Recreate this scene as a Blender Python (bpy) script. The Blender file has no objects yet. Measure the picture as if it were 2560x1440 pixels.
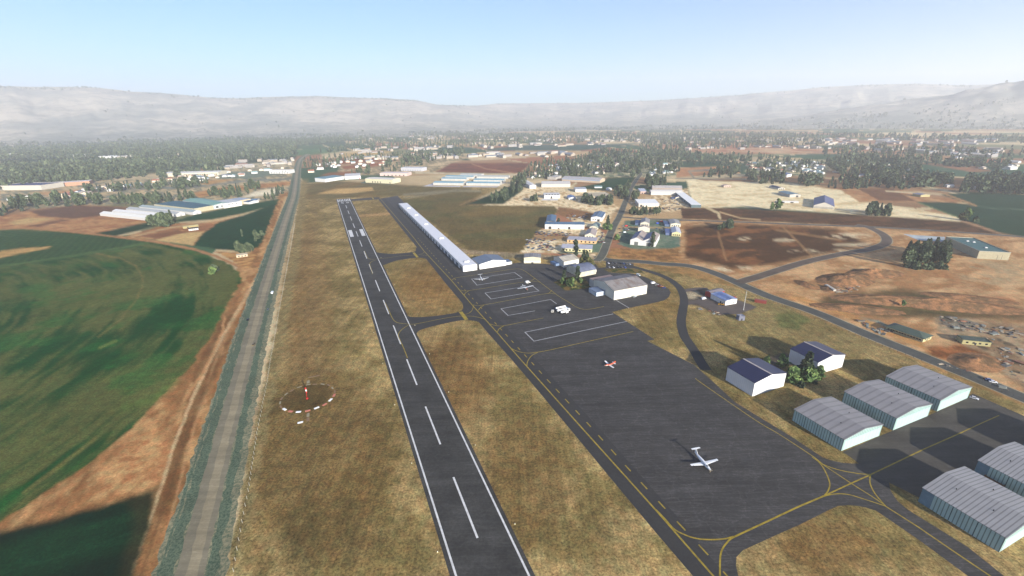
import bpy, math, random
import numpy as np
from math import radians, sin, cos, tan, atan, atan2, pi, hypot
from mathutils import Vector, Matrix
from mathutils.geometry import tessellate_polygon

random.seed(7); RS = np.random.RandomState(11)
SC = bpy.context.scene
COL = SC.collection

# ------------------------------------------------------------------ camera model (metres, z up, y ahead)
H = 180.0
FPX = 1133.0
PITCH = atan(427.5 / FPX); ROLL = radians(1.05)
F_ = np.array([0, cos(PITCH), -sin(PITCH)]); _U0 = np.array([0, sin(PITCH), cos(PITCH)]); _R0 = np.array([1., 0, 0])
R_ = _R0 * cos(ROLL) - _U0 * sin(ROLL); U_ = _R0 * sin(ROLL) + _U0 * cos(ROLL)

def G(p, z=0.0):
    """point of the photograph (2560 wide) -> place at height z"""
    d = F_ + R_ * (p[0] - 1280) / FPX + U_ * (720 - p[1]) / FPX
    t = (z - H) / d[2]
    return Vector((d[0] * t, d[1] * t, z))

def PX(X, Y, Z=0.0):
    X = np.asarray(X, float); Y = np.asarray(Y, float); Z = np.asarray(Z, float) - H
    dep = X * F_[0] + Y * F_[1] + Z * F_[2]
    dep = np.where(dep < 1, np.nan, dep)
    return 1280 + FPX * (X * R_[0] + Y * R_[1] + Z * R_[2]) / dep, 720 - FPX * (X * U_[0] + Y * U_[1] + Z * U_[2]) / dep

def crop(x0, y0, s):
    return lambda *c: [(x0 + s * c[i], y0 + s * c[i + 1]) for i in range(0, len(c), 2)]
qA = crop(850, 200, .33594); qB = crop(1100, 560, .25); qC = crop(1300, 490, .171875); qD = crop(1280, 370, .1875)
qE = crop(1700, 400, .1875); qF = crop(2120, 400, .171875); qG = crop(2080, 560, .1875); qH = crop(1180, 600, .203125)
qI = crop(380, 400, .1875); qJ = crop(0, 440, .1875); qK = crop(780, 370, .21875); qL = crop(0, 330, .1875)
q5 = crop(1700, 560, .33594); q1 = crop(1760, 820, .3125); q2 = crop(1920, 1080, .25)
r1 = crop(820, 470, .09375); r3 = crop(900, 590, .125); r4 = crop(940, 740, .125); r5 = crop(1200, 900, .125)
r6 = crop(1640, 1240, .138889); r8 = crop(680, 920, .104167); qW = crop(0, 560, .29723); qX = crop(0, 980, .31946)
qP = lambda *c: [(c[i], c[i + 1]) for i in range(0, len(c), 2)]

# ------------------------------------------------------------------ colours and materials
KA = 0.70
def lin1(c):
    c = c / 255.0
    return c / 12.92 if c <= 0.04045 else ((c + 0.055) / 1.055) ** 2.4
def lin(c, k=KA):
    return tuple(min(0.9, lin1(v) * k) for v in c)

class NT:
    def __init__(s, name, rough=0.85, metal=0.0, spec=0.3):
        s.m = bpy.data.materials.new(name); s.m.use_nodes = True
        s.t = s.m.node_tree; s.b = s.t.nodes['Principled BSDF']
        s.b.inputs['Roughness'].default_value = rough; s.b.inputs['Metallic'].default_value = metal
        s.b.inputs['Specular IOR Level'].default_value = spec
        s.tc = None
    def n(s, typ, **kw):
        o = s.t.nodes.new(typ)
        for k, v in kw.items(): setattr(o, k, v)
        return o
    def l(s, a, b): s.t.links.new(a, b)
    def coord(s, sx=1, sy=1, sz=1, rot=0, kind='Object'):
        if s.tc is None: s.tc = s.n('ShaderNodeTexCoord')
        mp = s.n('ShaderNodeMapping'); mp.inputs['Scale'].default_value = (sx, sy, sz); mp.inputs['Rotation'].default_value = (0, 0, rot)
        s.l(s.tc.outputs[kind], mp.inputs['Vector']); return mp.outputs['Vector']
    def noise(s, vec, scale, detail=3, rough=.55):
        o = s.n('ShaderNodeTexNoise'); o.inputs['Scale'].default_value = scale; o.inputs['Detail'].default_value = detail; o.inputs['Roughness'].default_value = rough
        s.l(vec, o.inputs['Vector']); return o.outputs['Fac']
    def rng(s, v, a, b, c, d):
        o = s.n('ShaderNodeMapRange'); s.l(v, o.inputs['Value'])
        for i, x in zip(('From Min', 'From Max', 'To Min', 'To Max'), (a, b, c, d)): o.inputs[i].default_value = x
        return o.outputs['Result']
    def math(s, op, a, b):
        o = s.n('ShaderNodeMath', operation=op)
        for i, v in ((0, a), (1, b)):
            if isinstance(v, (int, float)): o.inputs[i].default_value = v
            else: s.l(v, o.inputs[i])
        return o.outputs[0]
    def mix(s, fac, a, b, blend='MIX'):
        o = s.n('ShaderNodeMix', data_type='RGBA', blend_type=blend)
        for i, v in ((0, fac), (6, a), (7, b)):
            if isinstance(v, (int, float)): o.inputs[i].default_value = v
            elif isinstance(v, tuple): o.inputs[i].default_value = (*v, 1) if len(v) == 3 else v
            else: s.l(v, o.inputs[i])
        return o.outputs[2]
    def mul(s, col, val):
        """colour times a value socket"""
        o = s.n('ShaderNodeVectorMath', operation='SCALE')
        if isinstance(col, tuple): o.inputs[0].default_value = col[:3]
        else: s.l(col, o.inputs[0])
        if isinstance(val, (int, float)): o.inputs['Scale'].default_value = val
        else: s.l(val, o.inputs['Scale'])
        return o.outputs[0]
    def out(s, col):
        if isinstance(col, tuple): s.b.inputs['Base Color'].default_value = (*col[:3], 1)
        else: s.l(col, s.b.inputs['Base Color'])
        return s.m

MC = {}
def paint(c, rough=.6, metal=0., var=.12, scale=.35, k=KA, spec=.3):
    """weathered paint or plain wall of one colour"""
    key = ('p', c, rough, metal, var, scale, k)
    if key not in MC:
        t = NT('paint', rough, metal, spec)
        a = t.noise(t.coord(), scale, 4); b = t.noise(t.coord(1, 1, .25), 2.3, 3)
        f = t.math('MULTIPLY', t.rng(a, .3, .7, 1 - var, 1 + var), t.rng(b, .3, .7, 1 - var * .6, 1 + var * .6))
        MC[key] = t.out(t.mul(lin(c, k), f))
    return MC[key]
def sheet(c, axis='xy', period=1.2, dark=.8, rough=.5, metal=0., stain=.15, k=KA, rust=None):
    """ribbed sheet metal: narrow seams across one axis of the building"""
    key = ('s', c, axis, period, dark, rough, metal, stain, k, rust)
    if key not in MC:
        t = NT('ribbed_sheet', rough, metal)
        v = t.coord(); sep = t.n('ShaderNodeSeparateXYZ'); t.l(v, sep.inputs[0])
        s = {'x': sep.outputs[0], 'y': sep.outputs[1]}.get(axis) or t.math('ADD', sep.outputs[0], sep.outputs[1])
        fr = t.math('FRACT', t.math('DIVIDE', s, period), 0)
        rib = t.rng(fr, .22, .30, dark, 1)
        st = t.rng(t.noise(t.coord(.5, .5, .5), .35, 5, .65), .3, .7, 1 - stain, 1 + stain)
        col = t.mul(lin(c, k), t.math('MULTIPLY', rib, st))
        if rust:
            rf = t.rng(t.noise(t.coord(1, .35, 1), .16, 6, .7), .48, .62, 0, .85)
            col = t.mix(rf, col, lin(rust, k))
        MC[key] = t.out(col)
    return MC[key]
GLASS = NT('window_glass', .12, 0, .6).out((.012, .016, .022))
RUBBER = paint((28, 28, 30), .9)
DARK = paint((46, 48, 52), .7)

# ------------------------------------------------------------------ objects
def tag(o, label=None, cat=None, group=None, kind=None):
    if label: o['label'] = label
    if cat: o['category'] = cat
    if group: o['group'] = group
    if kind: o['kind'] = kind
    return o
def empty(name, loc, rz=0):
    o = bpy.data.objects.new(name, None); COL.objects.link(o); o.location = loc; o.rotation_euler = (0, 0, rz); o.empty_display_size = 1
    return o
class MB:
    def __init__(s): s.v = []; s.f = []; s.mi = []
    def add(s, vs, fs, mi=0):
        k = len(s.v); s.v += [tuple(v) for v in vs]
        for f in fs: s.f.append(tuple(i + k for i in f)); s.mi.append(mi)
        return s
    def box(s, x0, x1, y0, y1, z0, z1, mi=0):
        return s.add([(x0, y0, z0), (x1, y0, z0), (x1, y1, z0), (x0, y1, z0), (x0, y0, z1), (x1, y0, z1), (x1, y1, z1), (x0, y1, z1)],
                     [(3, 2, 1, 0), (4, 5, 6, 7), (0, 1, 5, 4), (1, 2, 6, 5), (2, 3, 7, 6), (3, 0, 4, 7)], mi)
    def prism(s, prof, a, b, axis='y', mi=0):
        """closed outline swept from a to b; outline lies in the plane across the axis"""
        n = len(prof)
        mk = {'y': lambda p, t: (p[0], t, p[1]), 'x': lambda p, t: (t, p[0], p[1]), 'z': lambda p, t: (p[0], p[1], t)}[axis]
        vs = [mk(p, a) for p in prof] + [mk(p, b) for p in prof]
        fs = [(i, (i + 1) % n, n + (i + 1) % n, n + i) for i in range(n)] + [tuple(range(n - 1, -1, -1)), tuple(range(n, 2 * n))]
        return s.add(vs, fs, mi)
    def loft(s, rings, mi=0, cap=True):
        n = len(rings[0]); k = len(rings)
        vs = [p for r in rings for p in r]
        fs = [(a * n + i, a * n + (i + 1) % n, (a + 1) * n + (i + 1) % n, (a + 1) * n + i) for a in range(k - 1) for i in range(n)]
        if cap: fs += [tuple(range(n - 1, -1, -1)), tuple(range((k - 1) * n, k * n))]
        return s.add(vs, fs, mi)
    def cyl(s, p, q, r0, r1=None, n=8, mi=0):
        r1 = r0 if r1 is None else r1
        p = Vector(p); q = Vector(q); d = (q - p).normalized(); a = d.orthogonal().normalized(); b = d.cross(a)
        ring = lambda c, r: [c + a * (r * cos(2 * pi * i / n)) + b * (r * sin(2 * pi * i / n)) for i in range(n)]
        return s.loft([ring(p, r0), ring(q, r1)], mi)
    def mesh(s, name, mats, smooth=False):
        me = bpy.data.meshes.new(name); me.from_pydata(s.v, [], s.f)
        for m in (mats if isinstance(mats, (list, tuple)) else [mats]): me.materials.append(m)
        if any(s.mi): me.polygons.foreach_set('material_index', s.mi)
        if smooth: me.polygons.foreach_set('use_smooth', [True] * len(s.f))
        me.update(); return me
    def build(s, name, mats, parent=None, smooth=False):
        o = bpy.data.objects.new(name, s.mesh(name, mats, smooth)); COL.objects.link(o)
        if parent: o.parent = parent
        return o
KIDS = {}
def copy_tree(o, parent=None):
    c = o.copy(); COL.objects.link(c)
    if parent: c.parent = parent
    for ch in o.children: copy_tree(ch, c)
    return c

# ------------------------------------------------------------------ noise on arrays
def _h(ix, iy, seed):
    n = (ix.astype(np.int64) * 374761393 + iy.astype(np.int64) * 668265263 + seed * 1442695041) & 0x7fffffff
    n = ((n ^ (n >> 13)) * 1274126177) & 0x7fffffff
    return ((n ^ (n >> 16)) & 0xffff) / 65535.0
def vn(x, y, seed=0):
    ix = np.floor(x); iy = np.floor(y); fx = x - ix; fy = y - iy
    fx = fx * fx * (3 - 2 * fx); fy = fy * fy * (3 - 2 * fy)
    a = _h(ix, iy, seed); b = _h(ix + 1, iy, seed); c = _h(ix, iy + 1, seed); d = _h(ix + 1, iy + 1, seed)
    return (a * (1 - fx) + b * fx) * (1 - fy) + (c * (1 - fx) + d * fx) * fy
def fbm(x, y, seed=0, o=4):
    s = 0; a = .5; t = 0
    for i in range(o):
        s = s + a * vn(x * 2 ** i + 17.3 * i, y * 2 ** i - 9.1 * i, seed + i); t += a; a *= .55
    return s / t
def smooth(x): x = np.clip(x, 0, 1); return x * x * (3 - 2 * x)

RWDIR = radians(-22.1)   # runway heading
UA = np.array([sin(RWDIR), cos(RWDIR)]); UC = np.array([cos(RWDIR), -sin(RWDIR)])

# ------------------------------------------------------------------ light, sky, camera
SUN_AZ, SUN_EL = radians(150), radians(17.5)
w = bpy.data.worlds.new("World"); SC.world = w; w.use_nodes = True
sk = w.node_tree.nodes.new('ShaderNodeTexSky'); sk.sky_type = 'NISHITA'; sk.sun_disc = False
sk.sun_elevation = SUN_EL; sk.sun_rotation = SUN_AZ; sk.altitude = 200; sk.air_density = 1.0; sk.dust_density = 0.15; sk.ozone_density = 4.0
bg = w.node_tree.nodes['Background']; bg.inputs['Strength'].default_value = 0.058
tn = w.node_tree.nodes.new('ShaderNodeVectorMath'); tn.operation = 'MULTIPLY'; tn.inputs[1].default_value = (.63, .90, 1.24)
w.node_tree.links.new(sk.outputs[0], tn.inputs[0]); w.node_tree.links.new(tn.outputs[0], bg.inputs['Color'])
sl = bpy.data.lights.new('sun', 'SUN'); sl.energy = 5.0; sl.angle = radians(.5); sl.color = (1, .94, .84)
so = bpy.data.objects.new('sun', sl); COL.objects.link(so)
sd = Vector((sin(SUN_AZ) * cos(SUN_EL), cos(SUN_AZ) * cos(SUN_EL), sin(SUN_EL)))
so.rotation_euler = sd.to_track_quat('Z', 'Y').to_euler(); so.location = (0, 0, 600)
cam = bpy.data.cameras.new('camera'); co = bpy.data.objects.new('camera', cam); COL.objects.link(co); SC.camera = co
cam.sensor_width = 36; cam.lens = FPX / 2560 * 36; cam.clip_end = 60000; cam.clip_start = 1
M = Matrix.Identity(4)
for i in range(3): M[i][0] = R_[i]; M[i][1] = U_[i]; M[i][2] = -F_[i]
M[2][3] = H; co.matrix_world = M
vs_ = SC.view_settings; vs_.view_transform = 'Standard'; vs_.look = 'None'; vs_.gamma = 1; vs_.exposure = 1.56
SC.cycles.max_bounces = 4; SC.cycles.diffuse_bounces = 1; SC.cycles.glossy_bounces = 1; SC.cycles.transmission_bounces = 1
SC.cycles.volume_bounces = 1; SC.cycles.use_denoising = True; SC.cycles.use_adaptive_sampling = False
# ------------------------------------------------------------------ ground: one sheet, land cover held per vertex
naz = 880; az = np.concatenate([np.radians(np.linspace(-64, 64, naz)), np.radians(np.arange(68, 293, 4.))])
dl = np.radians(np.concatenate([np.linspace(80, 48, 40), np.arange(47.9, 1.2, -.115), np.geomspace(1.18, .6, 12)]))
rr = H / np.tan(dl); NR, NA = len(rr), len(az)
gx = (rr[:, None] * np.sin(az)[None]).ravel(); gy = (rr[:, None] * np.cos(az)[None]).ravel()
R2 = np.hypot(gx, gy)
jx = (fbm(gx / 9, gy / 9, 5, 3) - .5) * np.minimum(7, .012 * R2 + 1); jy = (fbm(gx / 9, gy / 9, 8, 3) - .5) * np.minimum(7, .012 * R2 + 1)
px, py = PX(gx + jx, gy + jy); px = np.nan_to_num(px, nan=-9e4); py = np.nan_to_num(py, nan=9e4)
px0, py0 = PX(gx + jx * .3, gy + jy * .3); px0 = np.nan_to_num(px0, nan=-9e4); py0 = np.nan_to_num(py0, nan=9e4)
def sdist(poly, qx, qy):
    """signed distance to an outline, inside positive"""
    P = np.array(poly, float); d2 = np.full(qx.shape, 1e18); ins = np.zeros(qx.shape, bool)
    for i in range(len(P)):
        a = P[i]; b = P[(i + 1) % len(P)]; e = b - a; L = max(e @ e, 1e-9)
        t = np.clip(((qx - a[0]) * e[0] + (qy - a[1]) * e[1]) / L, 0, 1)
        d2 = np.minimum(d2, (qx - a[0] - t * e[0]) ** 2 + (qy - a[1] - t * e[1]) ** 2)
        c = ((a[1] > qy) != (b[1] > qy))
        if e[1] != 0: ins ^= c & (qx < a[0] + (qy - a[1]) * e[0] / e[1])
    return np.where(ins, 1, -1) * np.sqrt(d2)
def ldist(line, qx, qy):
    P = np.array(line, float); d2 = np.full(qx.shape, 1e18)
    for a, b in zip(P[:-1], P[1:]):
        e = b - a; L = max(e @ e, 1e-9); t = np.clip(((qx - a[0]) * e[0] + (qy - a[1]) * e[1]) / L, 0, 1)
        d2 = np.minimum(d2, (qx - a[0] - t * e[0]) ** 2 + (qy - a[1] - t * e[1]) ** 2)
    return np.sqrt(d2)
along = gx * UA[0] + gy * UA[1]; cross = gx * UC[0] + gy * UC[1]
# far valley floor: a patchwork of parcels
pal = np.array([lin(c) for c in [(206, 180, 142), (170, 132, 100), (172, 120, 92), (74, 104, 74), (52, 84, 66), (220, 196, 158), (132, 132, 100), (158, 122, 92), (62, 94, 70), (196, 162, 122)]])
cu = along / 520 + .35 * vn(along / 900, cross / 900, 3); cv = cross / 300 + .3 * vn(along / 700, cross / 700, 4)
ci = (_h(np.floor(cu), np.floor(cv + .37 * np.floor(cu)), 77) * 9.99).astype(int)
C = pal[ci] * (0.75 + .5 * fbm(gx / 120, gy / 120, 9))[:, None]
edge = np.minimum(np.abs(cu - np.round(cu)) * 520, np.abs((cv + .37 * np.floor(cu)) - np.round(cv + .37 * np.floor(cu))) * 300)
C = np.where((edge < 9)[:, None], np.array(lin((205, 182, 145))), C)
GRS = np.zeros(len(gx))                         # how grassy the fine grain is
def zone(poly, c, f=6, m=.25, sc=25, c2=None, ang=None, st=1, grass=None, bias=.5, line=None, wd=None, op=1., rag=None):
    P = np.array(poly); mg = f + (wd or 0) * 2 + 20
    s = np.where((px > P[:, 0].min() - mg) & (px < P[:, 0].max() + mg) & (py > P[:, 1].min() - mg) & (py < P[:, 1].max() + mg))[0]
    if not len(s): return
    sdv = sdist(P, px[s], py[s]) if wd is None else (wd - ldist(P, px0[s], py0[s]))
    wgt = smooth(.5 + sdv / f) * op
    if rag: wgt = wgt * smooth((fbm((gx[s] * .9 + gy[s] * .3) / rag, (gy[s] * .35 - gx[s] * .15) / rag, 83, 5) - .47) * 7 + .3)
    if ang is None: ux, uy = gx[s], gy[s]
    else: ux = gx[s] * sin(ang) + gy[s] * cos(ang); uy = gx[s] * cos(ang) - gy[s] * sin(ang)
    nz = fbm(ux / (sc * st), uy / sc, 31, 5)
    c_ = np.array(lin(c))[None]
    if c2 is not None:
        q = smooth((nz - bias) * 4 + .5)[:, None]; c_ = c_ * (1 - q) + np.array(lin(c2))[None] * q
    c_ = c_ * (1 + m * 2 * (fbm(ux / (sc * st) * 2.3, uy / sc * 2.3, 57, 4) - .5))[:, None]
    C[s] = C[s] * (1 - wgt[:, None]) + c_ * wgt[:, None]
    if grass is not None: GRS[s] = GRS[s] * (1 - wgt) + grass * wgt
def stripe(line, c, wd, f=3, **k): zone(line, c, f, wd=wd, **k)
# left village floor and woodland floor
zone(qP(520, 432, 560, 400, 735, 392, 735, 430), (214, 194, 162), 6, .35, 14, (130, 134, 116), bias=.55)
zone(qP(840, 440, 860, 390, 1060, 380, 1180, 392, 1130, 408, 1080, 432), (212, 184, 146), 6, .3, 18, (140, 130, 104), bias=.55)
zone(qP(1330, 446, 1420, 400, 1700, 380, 1700, 440, 1500, 445), (190, 178, 146), 6, .4, 11, (96, 112, 86), bias=.5)
zone(qP(1860, 430, 1900, 400, 2080, 400, 2060, 445), (196, 182, 148), 6, .4, 11, (96, 112, 86), bias=.5)
zone(qP(0, 470, 300, 452, 560, 425, 735, 415, 735, 500, 480, 503, 0, 525), (206, 180, 142), 6, .4, 12, (124, 126, 112), bias=.53)
zone(qP(0, 358, 750, 348, 740, 398, 420, 430, 200, 452, 0, 470), (44, 62, 46), 8, .3, 60, (70, 84, 60))
for l in (qP(390, 470, 480, 468, 620, 452, 735, 447), qP(0, 500, 200, 480, 420, 468)): stripe(l, (128, 132, 124), 2.2)
zone(qP(485, 455, 560, 447, 590, 448, 520, 462), (196, 150, 98)); zone(qP(480, 482, 560, 468, 735, 452, 735, 462, 560, 480, 500, 495), (196, 146, 96), 5, .3, 20, (168, 112, 74))
zone(qP(640, 478, 700, 470, 715, 482, 600, 495), (248, 232, 204)); zone(qP(545, 430, 700, 425, 735, 430, 640, 446, 540, 448), (120, 132, 118), 5, .2)
zone(qP(80, 482, 200, 473, 250, 478, 120, 490), (196, 150, 108))
zone(qP(690, 375, 800, 372, 850, 380, 760, 390, 690, 388), (84, 120, 84)); zone(qP(850, 383, 985, 376, 940, 392, 860, 398), (206, 172, 116))
zone(qP(840, 396, 960, 392, 1010, 400, 850, 412), (156, 96, 66)); zone(qP(855, 415, 960, 405, 980, 412, 860, 424), (156, 92, 64)); zone(qP(820, 432, 900, 426, 890, 438, 800, 440), (150, 96, 64))
zone(qP(1160, 392, 1300, 384, 1325, 392, 1180, 402), (222, 196, 160)); zone(qP(1085, 433, 1128, 408, 1326, 407, 1300, 432, 1240, 436), (134, 80, 62), 4, .22, 60, (112, 70, 56))
stripe(qP(1180, 410, 1215, 422, 1290, 434), (186, 140, 108), 1); stripe(qP(1040, 432, 1160, 434, 1300, 437), (214, 196, 164), 2)
zone(qP(1210, 372, 1330, 362, 1470, 361, 1600, 358, 1580, 362, 1455, 376, 1220, 377), (50, 84, 76), 4, .12); zone(qP(1030, 370, 1130, 366, 1200, 371, 1060, 379), (58, 92, 78), 4)
zone(qP(1590, 362, 1850, 358, 2300, 377, 2250, 384, 1800, 385, 1620, 372), (178, 116, 88), 4, .25, 80, (204, 168, 134)); zone(qP(1985, 363, 2120, 362, 2170, 370, 1990, 371), (56, 86, 72), 3)
zone(qP(2290, 410, 2420, 414, 2560, 438, 2560, 450, 2400, 440), (64, 96, 76), 4); zone(qP(2300, 408, 2430, 412, 2480, 428, 2430, 430), (160, 112, 84), 4); zone(qP(2400, 384, 2560, 386, 2560, 396, 2400, 394), (74, 110, 78), 3); zone(qP(2400, 396, 2560, 397, 2560, 408, 2420, 406), (176, 118, 92), 3)
zone(qP(1490, 630, 1560, 640, 1700, 650, 1830, 680, 1960, 745, 2300, 880, 2700, 1060, 2700, 1120, 2300, 930, 1950, 790, 1800, 730, 1600, 680, 1480, 670), (176, 136, 88), 8, .28, 10, (140, 110, 68), bias=.55)
# airfield grass
zone(qP(560, 1470, 640, 1130, 700, 760, 738, 560, 752, 460, 830, 452, 1065, 466, 1255, 468, 1165, 511, 1392, 514, 1395, 530, 1300, 632, 1500, 648, 1700, 685, 1850, 722, 1960, 768, 2080, 815, 2205, 862, 2320, 917, 2600, 1030, 2900, 1200, 2900, 1750, 500, 1750),
     (168, 144, 98), 6, .34, 26, (132, 114, 72), grass=1, bias=.5)
for (x, y, a, b, c) in [(800, 1150, 190, 240, (112, 90, 54)), (760, 760, 60, 200, (128, 100, 64)), (1120, 950, 110, 120, (130, 98, 60)), (1300, 1200, 120, 160, (126, 102, 64)), (830, 1340, 140, 90, (96, 82, 50)), (2060, 1370, 130, 70, (132, 102, 62)),
                        (1080, 720, 90, 60, (140, 104, 60)), (960, 560, 70, 60, (136, 112, 68)), (1900, 790, 120, 60, (142, 126, 84)), (1640, 760, 60, 40, (132, 104, 58)), (2050, 860, 150, 50, (132, 116, 76))]:
    zone([(x + a * cos(t * .5236), y + b * sin(t * .5236)) for t in range(12)], c, 90, .28, 16, grass=1, op=.75)
zone(qP(1000, 500, 1120, 482, 1210, 478, 1170, 512, 1392, 515, 1393, 530, 1300, 632, 1180, 628, 1060, 545), (100, 94, 58), 8, .2, 60, (112, 96, 60), grass=.6)
zone(qP(1130, 540, 1200, 515, 1300, 512, 1348, 525, 1300, 540), (134, 110, 68), 12, .2, 60, grass=.6, op=.7)
zone(qP(760, 465, 830, 452, 1065, 466, 1180, 470, 1160, 490, 1010, 488, 750, 500), (126, 102, 62), 6, .28, 60, (112, 100, 64), grass=.6)
zone(qP(790, 485, 840, 472, 930, 468, 935, 476, 870, 484), (206, 168, 112), 4, .15); stripe(qP(1010, 487, 1140, 476, 1200, 478), (142, 132, 108), 2.5); stripe(qP(1010, 495, 1120, 480), (140, 130, 104), 1.5)
stripe(qP(900, 540, 985, 533), (176, 140, 94), 3); stripe(qP(1150, 513, 1200, 490, 1215, 478), (150, 122, 82), 1.5)
stripe(qP(1000, 505, 1040, 535, 1090, 578, 1140, 620, 1165, 630, 1240, 634, 1330, 640, 1500, 652), (158, 138, 110), 5); stripe(qP(1190, 650, 1260, 640, 1330, 638), (140, 126, 100), 5)
for l in (qP(640, 1440, 720, 1000, 770, 640, 790, 500), qP(830, 1440, 830, 1000, 810, 640), qP(930, 1440, 900, 1000)): stripe(l, (134, 106, 66), 12, 40, grass=1, op=.4)
zone(qP(735, 590, 752, 450, 770, 450, 748, 640, 690, 960, 600, 1440, 560, 1440), (142, 124, 84), 16, .25, 12, grass=1)
# windsock plot: the trodden ring around the pole
wc = G((768, 992)); rad = np.hypot(gx - wc.x, gy - wc.y)
wr = np.hypot(*(np.array(G((700, 1005)))[:2] - np.array(wc)[:2])); 
C *= (1 - .35 * smooth((wr - rad) / 2))[:, None]
# left: bare verge, pivot fields
zone(qP(-60, 1520, 470, 1480, 520, 1110, 600, 860, 640, 770, 675, 690, 728, 480, 700, 480, 660, 590, 600, 660, 560, 760, 400, 960, -60, 1300), (158, 112, 72), 8, .42, 9, (198, 152, 104), ang=radians(-22), st=2.5, bias=.55)
zone(qP(320, 1090, 440, 1085, 400, 1210, 380, 1225, 230, 1250), (204, 158, 108), 30, .25, 7, (176, 124, 82)); zone(qP(560, 780, 590, 770, 480, 1060, 420, 1290, 380, 1290, 500, 900), (112, 78, 48), 12, .3, 7, op=.75)
stripe(qP(322, 1450, 380, 1290, 432, 1120, 480, 1000, 535, 880, 560, 835, 596, 775, 650, 680, 690, 570, 716, 495), (206, 172, 130), 4, 5, m=.35, sc=5); stripe(qP(460, 1000, 510, 930, 555, 830, 562, 790), (194, 146, 100), 3, 5)
stripe(qP(392, 1440, 470, 1120, 545, 880, 620, 730), (190, 146, 104), 3, 6, op=.6); stripe(qP(352, 1440, 455, 1120, 520, 960, 575, 850), (104, 74, 48), 5, 10, op=.6)
ring = [np.array(G(p))[:2] for p in qP(130, 577, 260, 588, 390, 606, 480, 628, 560, 655, 604, 690, 588, 725, 545, 805, 480, 910, 400, 995, 330, 1070, 180, 1185)]
Am = np.array([[2 * p[0], 2 * p[1], 1] for p in ring]); bm_ = np.array([p @ p for p in ring]); cc = np.linalg.lstsq(Am, bm_, rcond=None)[0][:2]
prad = np.hypot(gx - cc[0], gy - cc[1]); pth = np.arctan2(gy - cc[1], gx - cc[0])
pz = qP(-80, 574, 60, 573, 130, 575, 260, 586, 390, 604, 480, 625, 560, 652, 600, 680, 606, 695, 588, 727, 545, 808, 480, 915, 400, 995, 330, 1072, 180, 1188, 0, 1307, -80, 1350)
s = np.where((px > -400) & (px < 640) & (py > 560) & (py < 1400))[0]
wg = smooth(.5 + sdist(pz, px[s], py[s]) / 7)
n1 = fbm(prad[s] / 5 + 2 * fbm(gx[s] / 30, gy[s] / 30, 46), pth[s] * 9, 41, 5); n2 = fbm(gx[s] / 70, gy[s] / 70, 42, 4); n3 = fbm(prad[s] / 28, pth[s] * 2.2, 47, 3)
g1, g2, g3 = (np.array(lin(c)) for c in ((16, 70, 32), (92, 98, 54), (38, 98, 44)))
q = smooth((n1 * .42 + n2 * .55 + n3 * .26 - .575) * 4 + .42)[:, None]
cf = g1 * (1 - q) + g2 * q; qm_ = smooth((fbm(gx[s] / 30, gy[s] / 30, 44) - .55) * 6)[:, None]; cf = cf * (1 - qm_ * .6) + g3 * qm_ * .6
C[s] = C[s] * (1 - wg[:, None]) + cf * wg[:, None]; GRS[s] = GRS[s] * (1 - wg) + .5 * wg
# upper sector drilled in rows, pale gap, pivot track
s = np.where((px > -400) & (px < 400) & (py > 560) & (py < 690))[0]
wg = smooth(.5 + sdist(qP(-80, 577, 130, 579, 260, 590, 385, 606, 250, 632, 0, 668, -80, 676), px[s], py[s]) / 6)
row = .5 + .5 * np.sin(cross[s] * .62 + along[s] * .1 + 3 * fbm(gx[s] / 40, gy[s] / 40, 2)); cf = np.array(lin((32, 68, 38))) * (1 - row[:, None]) + np.array(lin((58, 86, 48))) * row[:, None]
C[s] = C[s] * (1 - wg[:, None]) + cf * wg[:, None]
zone(qP(-20, 640, 0, 628, 60, 620, 130, 616, 120, 621, 40, 636, -20, 650), (194, 154, 98), 4); stripe(qP(-20, 668, 100, 652, 240, 630, 370, 607), (84, 110, 64), 2, 4)
stripe(qP(240, 634, 300, 645, 340, 665, 356, 690, 357, 715, 340, 752, 300, 800, 245, 843), (128, 112, 66), 1.6, 5, op=.8); stripe(qP(248, 870, 290, 852), (150, 150, 80), 2, 8, op=.6); stripe(qP(60, 1230, 150, 1165, 240, 1095), (130, 118, 68), 3, 10, op=.7)
stripe(qP(310, 1020, 380, 1000, 440, 955), (84, 110, 52), 8, 20, op=.6)
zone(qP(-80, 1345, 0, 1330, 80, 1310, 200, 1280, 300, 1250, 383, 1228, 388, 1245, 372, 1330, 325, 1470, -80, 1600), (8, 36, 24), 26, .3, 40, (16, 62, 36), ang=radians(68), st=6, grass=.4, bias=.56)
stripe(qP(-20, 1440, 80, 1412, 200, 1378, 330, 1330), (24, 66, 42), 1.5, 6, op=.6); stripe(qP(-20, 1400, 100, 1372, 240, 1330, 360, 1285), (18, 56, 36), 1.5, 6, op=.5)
zone(qP(330, 1240, 395, 1220, 370, 1340, 320, 1470, 290, 1470, 330, 1340), (58, 54, 34), 40, .3, 8, op=.6)
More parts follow.
